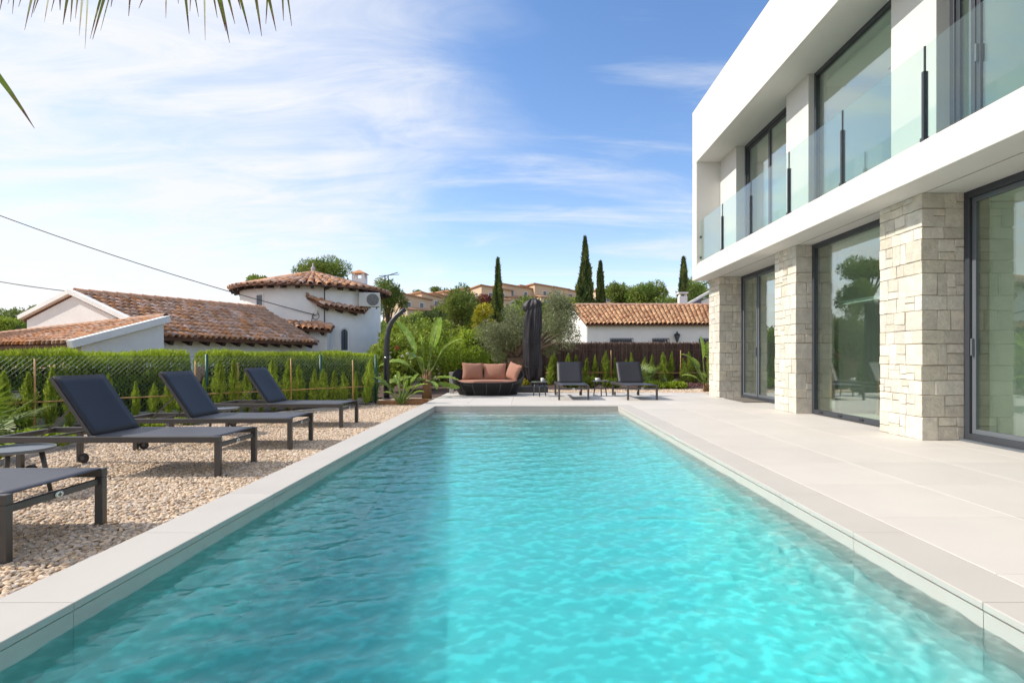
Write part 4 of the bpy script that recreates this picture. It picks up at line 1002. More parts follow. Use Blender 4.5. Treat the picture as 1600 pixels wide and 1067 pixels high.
# ------------------------------------------------------------------ far houses on the hill
def far_house(px, py_top, py_bot, d, w, dep, rz, label, wins=2, porch=True, second=True):
    a = P(px, py_bot, d); top = P(px, py_top, d).z; z0 = a.z-3
    t = thing('hill_house', label, 'house', (a.x, a.y, z0), rz, 'ochre terraced houses on the hill'); H = top-z0
    # body: left half taller, a lower wing in front
    MB().prism([(-w/2, -dep/2, 0), (w/2, -dep/2, 0), (w/2, -dep/2, H-1.1), (-w/2, -dep/2, H-.25)], (0, dep, 0)).build('wall', M['ochre'], t)
    MB().prism([(-w/2-.35, -dep/2-.35, H-.22), (w/2+.45, -dep/2-.35, H-1.15), (w/2+.45, -dep/2-.35, H-.9), (-w/2-.35, -dep/2-.35, H+.03)], (0, dep+.7, 0)).build('roof', M['ochre_roof'], t)
    if second:
        MB().box((-w/2+.3, -dep/2-2.6, 0), (w/2-1.2, -dep/2-.01, H-3.4)).build('front_wing', M['ochre'], t)
        MB().prism([(-w/2+.05, -dep/2-2.9, H-3.45), (w/2-.95, -dep/2-2.9, H-3.45), (w/2-.95, -dep/2-.02, H-2.9), (-w/2+.05, -dep/2-.02, H-2.9)], (0, 0, .2)).build('wing_roof', M['ochre_roof'], t)
    def win(x, y, z, ww, hh, axis):
        if axis == 'y':
            o = MB().box((x-ww/2, y-.06, z), (x+ww/2, y+.02, z+hh)).build('window', M['far_white'], t); MB().box((x-ww/2+.12, y-.1, z+.12), (x+ww/2-.12, y-.062, z+hh-.12)).build('pane', M['far_glass'], o)
        else:
            o = MB().box((x-.06, y-ww/2, z), (x+.02, y+ww/2, z+hh)).build('window', M['far_white'], t); MB().box((x-.1, y-ww/2+.12, z+.12), (x-.062, y+ww/2-.12, z+hh-.12)).build('pane', M['far_glass'], o)
    for k in range(wins): win(-w/2+w*(k+.7)/(wins+.4), -dep/2, H-2.75, .95, 1.1, 'y')
    win(-w/2, -dep*.15, H-2.6, 1.1, 1.1, 'x'); win(-w/2+1.4, -dep/2-2.6, H-5.1, .9, 1.0, 'y') if second else None
    return t
HS = [(636, 461, 505, 112, 6.5, 7), (662, 459, 500, 118, 4.6, 7), (680, 460, 492, 123, 4.6, 7), (695, 458, 490, 128, 4.6, 7), (708, 456, 488, 133, 4.6, 7), (735, 452, 480, 140, 5.5, 7),
      (766, 449, 478, 128, 7, 8), (800, 447, 478, 132, 8, 8), (822, 449, 478, 136, 6, 8), (850, 447, 478, 134, 8.5, 8), (872, 451, 478, 138, 6, 8), (945, 456, 480, 130, 8, 8), (972, 459, 480, 136, 6, 8)]
HL = ['leftmost ochre terraced house on the hill, with a porch, beside the round tower', 'second ochre house from the left in the hill terrace', 'third ochre house from the left in the hill terrace', 'fourth ochre house from the left in the hill terrace', 'fifth ochre house in the hill terrace, left of the round pine', 'ochre house partly behind the round pine on the hill',
      'ochre house just left of the lone cypress', 'ochre house just right of the lone cypress', 'ochre house above the left olive crown', 'ochre house above the closed parasol', 'ochre house above the right olive crown', 'peach house just right of the cypress pair', 'peach house behind the low pines on the right']
for i, (q, lb) in enumerate(zip(HS, HL)): far_house(*q, R(38 if i < 6 else 24), lb, second=i != 5)
def pylon():
    p = P(604, 475, 75); t = thing('utility_pole', 'distant lattice utility pole right of the round tower roof', 'pole', p)
    top = P(604, 430, 75).z-p.z
    for s in (-.3, .3): MB().tube([(s*1.6,0,-3),(s*.7,0,top)], .07, 6).build('leg', M['frame_l'], t)
    for k in range(7): z = -2+(top+2)*k/7; MB().tube([(-.42+.02*k,0,z),(.42-.02*k,0,z+.8)], .04, 5).build('brace', M['frame_l'], t)
    MB().bar((-1.5,0,top-.5),(1.5,0,top+.35),.09,.09).build('crossarm', M['frame_l'], t); MB().bar((-1.0,0,top-.1),(1.7,0,top+.1),.07,.07).build('crossarm', M['frame_l'], t)
pylon()

# ------------------------------------------------------------------ trees
def clumps_at(base, lst):   # (px,py,d,r) in the picture's bearing -> local clump
    return [(*(P(x, y, d)-Vector(base)), r) for x, y, d, r in lst]
def gz(d): return -.14 if d < 50 else -.14+max(0, (d-55)*.09)
def img_tree(name, label, x, d, lst, m, n, ln, wd, cat='tree', tr=.16, base_z=None, **k):
    b = P(x, 0, d); b.z = gz(d) if base_z is None else base_z
    cl = clumps_at(b, lst); th = max(.4, min(c[2] for c in cl)+.25*max(c[3] for c in cl))
    return tree(name, label, cat, b, cl, th, tr, m, n, ln, wd, **k)
def blobs(x0, x1, y0, y1, d, n, r0, r1, dd=1.5):
    out = []
    for i in range(n):
        a = random.uniform(0, 6.283); q = random.random()**.5; out.append(((x0+x1)/2+(x1-x0)/2*q*math.cos(a), (y0+y1)/2+(y1-y0)/2*q*math.sin(a), d+random.uniform(-dd, dd), random.uniform(r0, r1)))
    return out
img_tree('stone_pine', 'broad stone pine crown rising behind the round tower roof', 500, 42, blobs(472, 535, 411, 428, 42, 13, .55, .95)+[(520, 425, 42, .9), (470, 425, 42, .7)], 'pine', 9000, .26, .05, tr=.22, squash=.8)
img_tree('small_tree', 'small leafy treetop left of the tower roof', 405, 40, blobs(394, 416, 433, 442, 40, 6, .35, .55), 'shrub', 2200, .22, .09, tr=.1)
img_tree('pine_tree', 'slender pine with layered crown just right of the round tower', 607, 30, blobs(597, 622, 448, 492, 30, 11, .35, .6, .8)+[(628, 470, 30, .35), (630, 476, 30, .3), (596, 442, 30, .35)], 'pine', 7500, .2, .04, tr=.1, squash=.7)
img_tree('round_pine', 'dense rounded pine in front of the hill houses', 718, 42, blobs(700, 738, 462, 495, 42, 15, .7, 1.05)+[(722, 455, 42, .6)], 'pine', 12000, .26, .06, tr=.2, squash=1., up=.6)
img_tree('dark_bush_tree', 'dark rounded shrub tree below the hill houses', 664, 34, blobs(650, 682, 492, 508, 34, 9, .4, .7), 'cypress', 5000, .2, .07, tr=.12)
img_tree('yellow_shrub', 'tall yellow-leaved shrub left of the olive', 757, 24, blobs(750, 766, 478, 535, 24, 10, .28, .42, .6), 'yellow', 5000, .13, .06, tr=.06)
img_tree('russet_tree', 'small russet-leaved tree left of the lone cypress', 755, 46, blobs(748, 764, 465, 472, 46, 4, .4, .55), 'redleaf', 1400, .22, .1, tr=.08)
def cypress(label, x, ytop, d, wpx, base_z=-.14, lean=0.):
    top = P(x, ytop, d); b = Vector((top.x, d, base_z)); H = top.z-base_z; Wd = wpx*d/F/2
    t = thing('cypress_tree', label, 'cypress', b, 0, 'tall columnar cypresses on the skyline')
    n = 9000; u = rng.random(n)**.8; a = rng.random(n)*6.283
    pr = np.minimum(1, ((1-u)*2.1)**.85)*(.55+.45*np.minimum(1, u*5)); lump = np.array([noise.noise(Vector((math.cos(q)*1.6, math.sin(q)*1.6, w*H*1.1))+Vector((x, 0, 0))) for q, w in zip(a, u)])
    r = Wd*pr*(.92+.62*lump)*(.5+.5*rng.random(n)**.4)
    C = np.stack([r*np.cos(a)+lean*u, r*np.sin(a), .3+u*(H-.3)], -1); D = np.stack([np.cos(a)*.35, np.sin(a)*.35, np.ones(n)], -1)+rng.normal(size=(n, 3))*.25
    link('crown', leaf_mesh('crown', C, D, .42*(.5+rng.random(n)), .11*(.6+rng.random(n)*.8), M['cypress'], np.clip(.35+lump*1.1+rng.random(n)*.35, 0, 1)), t)
    MB().tube([(0,0,-.1),(0,0,H*.5),(lean,0,H*.92)], [.16,.1,.03], 7).build('trunk', M['trunk'], t, smooth=True)
cypress('lone dark cypress above the hill houses, left of the parasol', 778, 406, 44, 18)
cypress('tallest cypress, left of the pair behind the bungalow', 914, 372, 46, 28)
cypress('shorter cypress, right of the pair behind the bungalow', 938, 410, 47, 19)
cypress('blunt cypress beside the chimney of the white gable house', 1068, 405, 40, 22)
img_tree('umbrella_pine', 'low pine right of the cypress pair behind the bungalow', 963, 62, blobs(950, 978, 448, 470, 62, 9, .9, 1.3), 'pine', 5000, .4, .09, tr=.2, base_z=.5)
img_tree('umbrella_pine', 'wide low pine behind the bungalow roof', 1010, 60, blobs(985, 1040, 452, 472, 60, 16, .9, 1.4)+[(1025, 448, 60, 1.0)], 'pine', 9000, .4, .09, tr=.25, base_z=.5)
img_tree('umbrella_pine', 'pine crown against the eave of the modern house', 1090, 42, blobs(1076, 1112, 440, 470, 42, 8, .6, .9), 'pine', 5000, .3, .06, tr=.2)
img_tree('far_pine', 'distant pine group at the far left edge above the porch', 8, 60, blobs(-30, 42, 487, 515, 60, 14, .9, 1.5), 'pine', 7000, .36, .1, tr=.25)
img_tree('far_palm_bush', 'pale bushy tree at the far left in front of the distant pines', 26, 52, blobs(-10, 40, 503, 520, 52, 7, .6, .9), 'shrub', 3500, .34, .09, tr=.2)
img_tree('far_treetop', 'tiny distant treetop left of the villa gable', 58, 90, blobs(52, 64, 481, 486, 90, 4, .7, 1.), 'pine', 900, .5, .15, tr=.2)
for i, (x, d, yt, w_, lb) in enumerate(((640, 95, 452, 10, 'small flat-topped pine peeking above the terrace roofs'), (655, 150, 456, 8, 'tiny tree above the second terrace roof'), (688, 160, 450, 26, 'distant pine crowns above the hill terrace'))):
    if i: img_tree('skyline_tree', lb, x, d, blobs(x-w_/2, x+w_/2, yt+1, yt+5, d, 5, .9, 1.4), 'pine', 900, .6, .2, tr=.2, base_z=P(x, 480, d).z)
# wooded belt below the houses: real trees side by side
belt = [(560, 40, 505), (590, 38, 515), (615, 36, 508), (640, 44, 512), (690, 48, 508), (745, 50, 498), (785, 48, 492), (812, 52, 490), (845, 50, 488), (880, 50, 486), (925, 60, 478), (980, 64, 480), (1050, 58, 478), (900, 75, 474), (830, 85, 477), (770, 85, 480), (700, 88, 492), (650, 90, 500)]
for i, (x, d, y) in enumerate(belt):
    w_ = 19; img_tree('hillside_tree', ORD[i]+' hillside tree in the belt below the ochre houses', x, d, blobs(x-w_, x+w_, y, y+26*44/d, d, 9, .8*d/44, 1.3*d/44), ('pine', 'shrub')[i % 2], 2600, .34*d/44, .12*d/44, tr=.14, group='trees in the belt below the hill houses', base_z=-.14 if d < 55 else None)

# ------------------------------------------------------------------ hedge, conifers, chain-link fence, stakes on the left
ROW0, ROW1 = Vector((-7.3, 7.35, -.03)), Vector((-3.12, 12.35, -.03))
RD = (ROW1-ROW0).normalized(); RN = Vector((-RD.y, RD.x, 0))       # RN points away from the pool
def hedge(s0, s1, label, n, h=1.0):
    a, b = ROW0+RD*s0+RN*1.15, ROW0+RD*s1+RN*1.15; L = (b-a).length
    t = thing('clipped_hedge', label, 'hedge', a, 0, 'hedges behind the chain-link fence')
    u = rng.random(n)*L; k = rng.random(n); w = .42
    side = rng.random(n); C = np.zeros((n, 3)); D = np.zeros((n, 3))
    rd, rn = np.array(RD), np.array(RN)
    lump = np.array([noise.noise(Vector((q*1.3, 0, 3.)))+.5*noise.noise(Vector((q*4, 1, 3.))) for q in u])
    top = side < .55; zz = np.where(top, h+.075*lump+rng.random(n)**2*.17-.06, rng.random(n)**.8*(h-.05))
    ww = np.where(top, (rng.random(n)*2-1)*w, -w*(1+.16*lump+.1*rng.normal(size=n))*np.where(rng.random(n) < .75, 1, -1))
    endf = np.minimum(1, np.minimum(u, L-u)/.2+.6)
    C = u[:, None]*rd+(ww*endf)[:, None]*rn; C[:, 2] = zz*(.92+.08*endf)
    D = np.where(top[:, None], np.array([0, 0, 1.]), -rn*.5+np.array([0, 0, .9])); D = D+rng.normal(size=(n, 3))*.35
    tint = np.where(top, .45+.55*rng.random(n), np.clip(.35*rng.random(n)**2+.3*lump, 0, 1))  # shade painted into the tint: paler top leaves, darker sides
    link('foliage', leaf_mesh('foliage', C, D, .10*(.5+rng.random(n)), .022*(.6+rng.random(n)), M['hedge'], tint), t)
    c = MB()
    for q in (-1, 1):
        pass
    c.prism([a-a+Vector((0,0,0))+RN*-.30, (b-a)+RN*-.30, (b-a)+RN*.30, RN*.30], (0, 0, h-.16)); c.build('inner_mass', M['wood_d'], t)  # dark core colour stands in for shaded gaps between the leaves
    for q in range(int(L/.5)): p = RD*(.25+.5*q); MB().tube([p, p+Vector((0,0,h-.2))], [.03,.015], 6).build('stem', M['stem'], t)
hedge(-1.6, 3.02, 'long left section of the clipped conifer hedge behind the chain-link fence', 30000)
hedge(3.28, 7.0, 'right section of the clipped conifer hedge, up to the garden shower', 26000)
def conifer_mesh(k):
    n = 1900; r_ = np.random.default_rng(40+k); u = r_.random(n)**.9; a = r_.random(n)*6.283; wd = (.105, .13, .09, .12)[k]
    pr = np.minimum(1, ((1-u)*2.3)**.8)*(.5+.5*np.minimum(1, u*5)); lump = np.array([noise.noise(Vector((math.cos(q)*2, math.sin(q)*2, w*5+k*9))) for q, w in zip(a, u)])
    r = wd*pr*(.8+1.1*lump)*(.25+.75*r_.random(n)**.6)
    C = np.stack([r*np.cos(a), r*np.sin(a), .05+u*.95], -1); D = np.stack([np.cos(a)*.5, np.sin(a)*.5, np.ones(n)], -1)+r_.normal(size=(n, 3))*.22
    return leaf_mesh('foliage', C, D, .062*(.5+r_.random(n)), .013*(.6+r_.random(n)), M['conifer'], np.clip(.25+.5*r_.random(n)**1.3+.5*lump, 0, 1))
CM = [conifer_mesh(k) for k in range(4)]; CS = MB().tube([(0,0,-.03),(.004,0,.4),(0,0,.85)], [.011,.008,.003], 6).mesh('stem', M['stem'])
def conifers(pts, where, group):
    for i, (p, s) in enumerate(pts):
        t = thing('young_conifer', ORD[i]+' young conifer from the left '+where, 'conifer', p, random.uniform(0, 6), group); t.scale = (s*random.uniform(.95, 1.25), s*random.uniform(.95, 1.25), s)
        t.rotation_euler[0], t.rotation_euler[1] = random.gauss(0, .05), random.gauss(0, .05); link('foliage', CM[(i*7+3) % 4], t); link('stem', CS, t)
rowp = []
for i, s in enumerate(np.linspace(-.35, 6.1, 27)):
    p = ROW0+RD*(s+random.uniform(-.05, .05))+RN*random.uniform(-.06, .06); rowp.append((p, random.uniform(.55, 1.0)))
conifers(rowp, 'in the row before the chain-link fence', 'young conifers along the chain-link fence')
rowp = [(Vector((x+random.uniform(-.08, .08), 20.5+random.uniform(-.1, .1), -.05)), random.uniform(.75, 1.25)) for x in np.linspace(.75, 7.0, 19)]
conifers(rowp, 'along the heather fence', 'young conifers along the heather fence')
def cane(a, b, r, label, group): tag(MB().tube([a, a.lerp(b, .33)+Vector((0,0,.004)), a.lerp(b, .66)-Vector((0,0,.003)), b], [r, r*1.02, r*.96, r*.9], 7).build('bamboo_cane', M['bamboo'], smooth=True, recalc=False), label, 'cane', group)
for i, s in enumerate((.72, 2.75, 3.45, 4.42, 5.75)):
    p = ROW0+RD*s-RN*.06; cane(p+Vector((0,0,-.02)), p+RD*random.uniform(-.02, .02)+Vector((0,0,1.0-.04*(i % 3))), .013, ORD[i]+' upright bamboo cane from the left in the conifer row', 'upright canes in the left conifer row')
for i, (a, b) in enumerate(((-.6, .74), (.72, 2.77), (2.74, 4.44), (4.41, 6.0))):
    cane(ROW0+RD*a-RN*.075+Vector((0,0,.40)), ROW0+RD*b-RN*.075+Vector((0,0,.405)), .010, ORD[i]+' horizontal bamboo cane from the left tied along the conifer row', 'horizontal canes along the left conifer row')
for i, x in enumerate((3.05, 5.55)):
    cane(Vector((x, 20.42, -.04)), Vector((x, 20.43, 1.22)), .018, ('left', 'right')[i]+' upright cane among the conifers by the heather fence', 'upright canes by the heather fence')
cane(Vector((.7, 20.4, .42)), Vector((6.9, 20.4, .42)), .012, 'long horizontal cane along the conifers by the heather fence', None)
def chain_fence():
    t = thing('chain_link_fence', 'green-posted chain-link fence between hedge and young conifers', 'fence', ROW0+RN*.5)
    a = RN*.5+ROW0; posts = [-1.7, .35, 3.15, 5.35, 6.7]; hh = 1.05
    for s in posts: MB().tube([a+RD*s+Vector((0,0,-.05)), a+RD*s+Vector((0,0,hh+.02))], .026, 12).build('post', M['greenpost'], t, world=True, smooth=True)
    for k in range(4):
        b = MB(); s0, s1 = posts[k], posts[k+1]; st = .072; n = int((s1-s0+hh)/st)
        for sg in (1, -1):
            for i in range(n):
                x0 = s0-hh+i*st if sg > 0 else s0+i*st; pts = []
                za, zb = .02, hh-.02; xa, xb = x0+(0 if sg > 0 else 0), x0+sg*(hh-.04)
                t0, t1 = 0., 1.
                dx = xb-xa
                lo, hi = (s0-xa)/dx, (s1-xa)/dx
                if lo > hi: lo, hi = hi, lo
                t0, t1 = max(0, lo), min(1, hi)
                if t1-t0 < .02: continue
                p, q = a+RD*(xa+dx*t0)+Vector((0,0,za+(zb-za)*t0)), a+RD*(xa+dx*t1)+Vector((0,0,za+(zb-za)*t1)); b.tube([p+RN*.003*sg, q+RN*.003*sg], .0011, 3, cap=False)
        tag(b.build('wire_mesh', M['wire'], t, world=True, recalc=False), kind='stuff')
    for z in (.03, .55, hh-.02): MB().tube([a+RD*posts[0]+Vector((0,0,z)), a+RD*posts[-1]+Vector((0,0,z))], .003, 4).build('tension_wire', M['greenpost'], t, world=True)
chain_fence()
tag(MB().add([ROW0-RD*2.5-RN*1.0+Vector((0,0,-.006)), ROW0+RD*6.4-RN*.42+Vector((0,0,-.006)), ROW0+RD*6.4+RN*2.2+Vector((0,0,-.006)), ROW0-RD*2.5+RN*2.2+Vector((0,0,-.006))], [(0,1,2,3)]).build('mulch_bed', M['bark']), kind='structure')
k0 = [Vector((-4.95, 4.9, 0)), Vector((-5.35, 7.15, 0)), Vector((-5.55, 8.55, 0)), Vector((-4.75, 9.7, 0)), Vector((-3.5, 11.75, 0))]
kb = MB()
for i in range(4): kb.bar(k0[i]+Vector((0,0,-.04)), k0[i+1]+Vector((0,0,-.04)), .05, .09)
tag(kb.build('bed_kerb', M['kerb']), kind='structure')
tag(MB().bar(ROW0-RD*2+RN*.62+Vector((0,0,.03)), ROW0+RD*6.5+RN*.62+Vector((0,0,.03)), .12, .16).build('fence_plinth', M['kerb']), kind='structure')

# ------------------------------------------------------------------ garden plants
def paddle(parent, base, tip, ln, wd, az, droop, pet=True, roll=0., k=14, name='leaf'):
    """paddle leaf on a petiole from base to tip, blade bending outward"""
    base, tip = Vector(base), Vector(tip); d0 = (tip-base).normalized(); out = Vector((math.cos(az), math.sin(az), 0))
    pts = []; p = tip.copy(); d = d0.copy()
    for i in range(k+1):
        pts.append((p.copy(), d.copy())); d = (d+(out*.5-Vector((0,0,1))*.9)*droop/k).normalized(); p = p+d*ln/k
    v = []; tint = []
    for i, (q, dd) in enumerate(pts):
        u = i/k; w = wd/2*(math.sin(math.pi*min(1, u*.93+.05))**.55)*(1-.12*u) if 0 < i < k else .012
        s = dd.cross(Vector((0,0,1))); s = s.normalized() if s.length > .05 else Vector((-out.y, out.x, 0)); nn = s.cross(dd).normalized()
        s = s*math.cos(roll)+nn*math.sin(roll); nn = s.cross(dd).normalized()
        for c in (-1, -.5, 0, .5, 1): v.append(q+s*w*c+nn*(abs(c)*w*.35+.012*math.sin(i*2.3+c*2)*abs(c)))
    b = MB(); f = [(i*5+c, i*5+c+1, (i+1)*5+c+1, (i+1)*5+c) for i in range(k) for c in range(4)]
    b.add(v, f); b.t = [random.random()*.35+(.4 if (j % 4) in (1, 2) and random.random() < .25 else 0) for j in range(len(f))]
    o = b.build(name, M['strel'], parent, smooth=True, tint=True, recalc=False)
    if pet: MB().tube([base, base.lerp(tip, .5)+out*.01, tip, pts[k//2][0]-Vector((0,0,.004))], [.022, .016, .011, .006], 7).build('petiole', M['petiole'], o, smooth=True, recalc=False)
    return o
def strelitzia(name, label, loc, leaves, trunk=None, cat='plant', k=1.35):
    t = thing(name, label, cat, loc)
    for (x, y, z), ln, wd, az, dr, ro in leaves: paddle(t, (random.uniform(-.06, .06), random.uniform(-.06, .06), .02 if not trunk else trunk*.7), (x, y, z), ln, wd*k, az, dr, roll=ro)
    if trunk:
        for i in range(9):
            a = i*2.4; r = .075; MB().tube([(r*math.cos(a), r*math.sin(a), -.03), (r*.8*math.cos(a), r*.8*math.sin(a), trunk*.6), (r*1.3*math.cos(a), r*1.3*math.sin(a), trunk*(1+.2*random.random()))], [.05, .04, .015], 8).build('leaf_sheath', M['fibre'], t, smooth=True, recalc=False)
    return t
PI = math.pi
b = G(667, 621, -.03)
strelitzia('bird_of_paradise', 'tall bird-of-paradise plant with upright paddle leaves left of the sofa', b, [
    ((-.28, -.05, 1.10), .95, .30, PI*.98, .35, .5), ((.14, .0, 1.25), .80, .20, .2, .1, .9), ((-.08, -.1, 1.0), .62, .22, PI*1.2, .15, 1.2), ((.10, -.1, 1.05), .55, .22, -.8, .25, -1.1), ((.30, .05, 1.05), .75, .20, .05, .9, .1),
    ((-.12, -.16, .86), .60, .20, PI*1.4, 1.9, .4), ((-.45, .0, .78), .80, .24, PI, 1.35, .2), ((-.55, -.1, .45), .55, .2, PI*1.05, .9, .4), ((.28, -.1, .35), .65, .16, -.1, -.35, .9), ((.20, .12, .48), .6, .18, .3, .6, .2), ((-.25, -.2, .50), .5, .2, PI*1.3, 1.0, .1), ((.1, -.22, .42), .45, .16, -1.2, 1.0, .3)], .62)
b = G(628, 632, -.03)
strelitzia('young_bird_of_paradise', 'low bushy bird-of-paradise in front of the wooden plank', b, [
    ((-.28, -.02, .36), .42, .10, PI, .7, .3), ((-.06, .0, .50), .22, .09, PI*.7, .1, 1.3), ((.04, .03, .42), .24, .10, .5, .2, 1.0), ((.18, .02, .42), .3, .09, .2, .5, .6), ((.26, 0, .34), .32, .09, 0, .9, .2), ((-.16, -.1, .30), .28, .07, PI*1.2, .8, .4), ((.12, -.1, .28), .28, .07, -.7, .9, .3), ((-.10, .12, .42), .28, .09, 2.2, .5, .7), ((.06, -.06, .34), .24, .07, -1., .4, 1.1), ((-.2, .05, .2), .25, .07, 2.8, .9, .3), ((.22, .1, .22), .25, .07, .4, .9, .4)])
b = P(1104, 606, 16.9); b.z = -.05
strelitzia('bird_of_paradise', 'bird-of-paradise plant with arching leaves against the far stone pillar', b, [
    ((-.12, -.05, .98), .68, .22, PI*.75, .1, .9), ((-.42, -.1, .88), .48, .17, PI, 1.0, .2), ((-.32, -.1, .40), .48, .18, PI, .8, .1), ((.05, .0, 1.0), .55, .22, .3, .5, -.9), ((-.2, .1, .70), .45, .16, PI*.8, .6, .4), ((-.1, -.15, .42), .4, .16, -2., .9, .3), ((.2, 0, .7), .5, .18, 0, .9, 0)], .25)
def blade_mesh(b, base, d, ln, w, droop, k=4, tint=(0., 0.), up=None):
    p = Vector(base); d = Vector(d).normalized(); s = d.cross(Vector((0,0,1)) if up is None else Vector(up)); s = s.normalized() if s.length > .05 else Vector((1,0,0)); o = len(b.v)
    for i in range(k+1):
        u = i/k; ww = w/2*(1-u**2.2)+.0006; b.v += [tuple(p-s*ww), tuple(p+s*ww)]; d = (d-Vector((0,0,1))*droop/k).normalized(); p = p+d*ln/k
    b.f += [(o+2*i, o+2*i+1, o+2*i+3, o+2*i+2) for i in range(k)]; b.t += [tint[0]+(tint[1]-tint[0])*(i/(k-1))**2 for i in range(k)]
def fan_palm(name, label, loc, n, stem, rad, m='palmg', group=None, elev=(.3, 1.3), seed=0):
    rs = random.Random(seed+17); t = thing(name, label, 'palm', loc, 0, group)
    for i in range(n):
        az = i*2.4+rs.uniform(-.3, .3); el = rs.uniform(*elev); d = Vector((math.cos(az)*math.cos(el), math.sin(az)*math.cos(el), math.sin(el))); tip = d*stem*rs.uniform(.7, 1.1)
        b = MB(); s = d.cross(Vector((0,0,1))).normalized(); nn = s.cross(d)
        for q in range(15):
            a = (q/14-.5)*2.9; dd = d*math.cos(a)+s*math.sin(a)+nn*.08; blade_mesh(b, tip, dd, rad*rs.uniform(.85, 1.05)*(1-.18*abs(a)/1.5), rad*.085, .35, 3, (rs.random()*.5, rs.random()*.6), up=nn)
        o = b.build('fan_leaf', M[m], t, tint=True, recalc=False); MB().tube([(0,0,.02), tip*.5+Vector((0,0,.02)), tip], [.010,.008,.006], 5).build('petiole', M['petiole'], o, recalc=False)
    MB().lathe([(.06,-.03),(.08,.05),(.05,.14),(0,.16)], 10).build('stem', M['fibre'], t, smooth=True)
fan_palm('dwarf_fan_palm', 'bright green fan palm behind the right terrace lounger', (3.75, 19.0, -.05), 20, .62, .42, seed=3)
fan_palm('dwarf_fan_palm', 'yellow-green fan palm poking in at the left edge by the bollard light', P(-46, 672, 6.4)*Vector((1, 1, 0)), 18, .42, .46, seed=8, elev=(.2, 1.4))
def rosette(name, label, loc, n, ln, w, m='lime', droop=.9, el=(.5, 1.3), tint=(.1, .5)):
    t = thing(name, label, 'plant', loc)
    for i in range(n):
        az = i*2.4; e = random.uniform(*el); b = MB(); blade_mesh(b, (0, 0, .0), (math.cos(az)*math.cos(e), math.sin(az)*math.cos(e), math.sin(e)), ln*random.uniform(.7, 1.1), w, droop, 5, (tint[0]*random.random(), tint[1])); b.build('blade', M[m], t, tint=True, recalc=False)
    MB().lathe([(.05,-.03),(.03,.08),(0,.1)], 8).build('root_crown', M['fibre'], t)
rosette('spiky_plant', 'spiky green plant between parasol-side lounger and small table', (2.25, 18.9, -.05), 22, .55, .06, 'palmg')
rosette('spiky_plant', 'grey-green spiky plant right of the house-side lounger', (4.75, 18.9, -.05), 24, .62, .055, 'olive')
def bush(name, label, loc, r, h, m='lime', n=1400, ln=.07, wd=.035, group=None):
    t = thing(name, label, 'shrub', loc, 0, group); cs = [(random.uniform(-.5, .5)*r, random.uniform(-.5, .5)*r, h*random.uniform(.35, .65)) for _ in range(7)]
    C, D, T = crown(cs, [r*.55]*7, [n//7]*7, h/r*.6, .3, .5); C[:, 2] = np.maximum(C[:, 2], .01)
    link('foliage', leaf_mesh('foliage', C, D, ln*(.6+.8*rng.random(len(C))), wd*(.6+.8*rng.random(len(C))), M[m], T), t)
    s = MB()
    for c in cs: s.tube([(0,0,-.03), Vector(c)], [.012, .006], 5)
    s.build('stems', M['stem'], t, recalc=False)
for i, (px, d, r, h, lb) in enumerate(((918, 18.7, .33, .42, 'round green bush behind the parasol-side lounger'), (960, 18.4, .42, .40, 'round lime bush between the two terrace loungers'), (1018, 18.3, .40, .30, 'round lime bush right of the house-side lounger'), (1045, 18.3, .26, .26, 'left of two low lime mounds on the far gravel'), (1058, 18.2, .32, .30, 'right of two low lime mounds on the far gravel'), (893, 18.6, .3, .3, 'small dark bush between umbrella and left terrace lounger'))):
    p = P(px, 557, d); bush('low_bush', lb, (p.x, d, -.05), r, h, 'shrub' if i in (0, 5) else 'lime', 1500, .09, .045, 'low bushes along the far gravel')
bush('heath_patch', 'low purple-brown heath patch near the far stone pillar', (5.4, 18.9, -.05), .75, .2, 'heath', 3000, .06, .02)
for i, (x, y, r, h, lb) in enumerate((((-5.35, 6.35, .28, .24, 'leafy green clump beside the bollard light pad'), (-5.25, 5.5, .32, .30, 'broad leafy clump behind the left edge table'), (-5.05, 7.6, .22, .20, 'small leafy clump under the first backrest'), (-5.15, 8.7, .2, .18, 'small leafy clump behind the middle lounger')))):
    bush('leafy_clump', lb, (x, y, -.03), r, h, 'lime', 900, .075, .05, 'leafy clumps along the gravel kerb')

# shrubs behind the bird-of-paradise and the sofa
mass = [(612, 16.5, 525, 600, 'shrub', .26), (640, 18, 512, 600, 'shrub', .30), (668, 20, 508, 590, 'shrub', .34), (700, 19, 520, 595, 'hedge', .30), (700, 23, 500, 560, 'shrub', .36), (732, 21, 505, 590, 'lime', .30), (738, 19, 545, 595, 'hedge', .26), (764, 21.5, 530, 590, 'shrub', .3), (630, 22, 505, 560, 'shrub', .4), (660, 25, 505, 560, 'shrub', .4)]
ml = ['leafy shrub with red flowers right of the garden shower', 'leafy shrub behind the tall bird-of-paradise', 'broad shrub above the bird-of-paradise leaves', 'feathery light green shrub left of the sofa', 'rounded shrub under the round pine', 'bright lime shrub left of the olive tree', 'feathery conifer shrub right behind the sofa', 'dark green shrub against the olive trunk', 'tall shrub behind the shower curve', 'tall shrub in the second rank left of the round pine']
for (x, d, y0, y1, m, r), lb in zip(mass, ml):
    img_tree('garden_shrub', lb, x, d, blobs(x-24, x+24, y0, y1, d, 16, r*.8, r*1.35, .7), m, 5200, .13, .06 if m != 'hedge' else .03, cat='shrub', tr=.04, group='shrubs behind the terrace', base_z=-.1, foliage='foliage', squash=1., up=.8 if m == 'hedge' else .2)
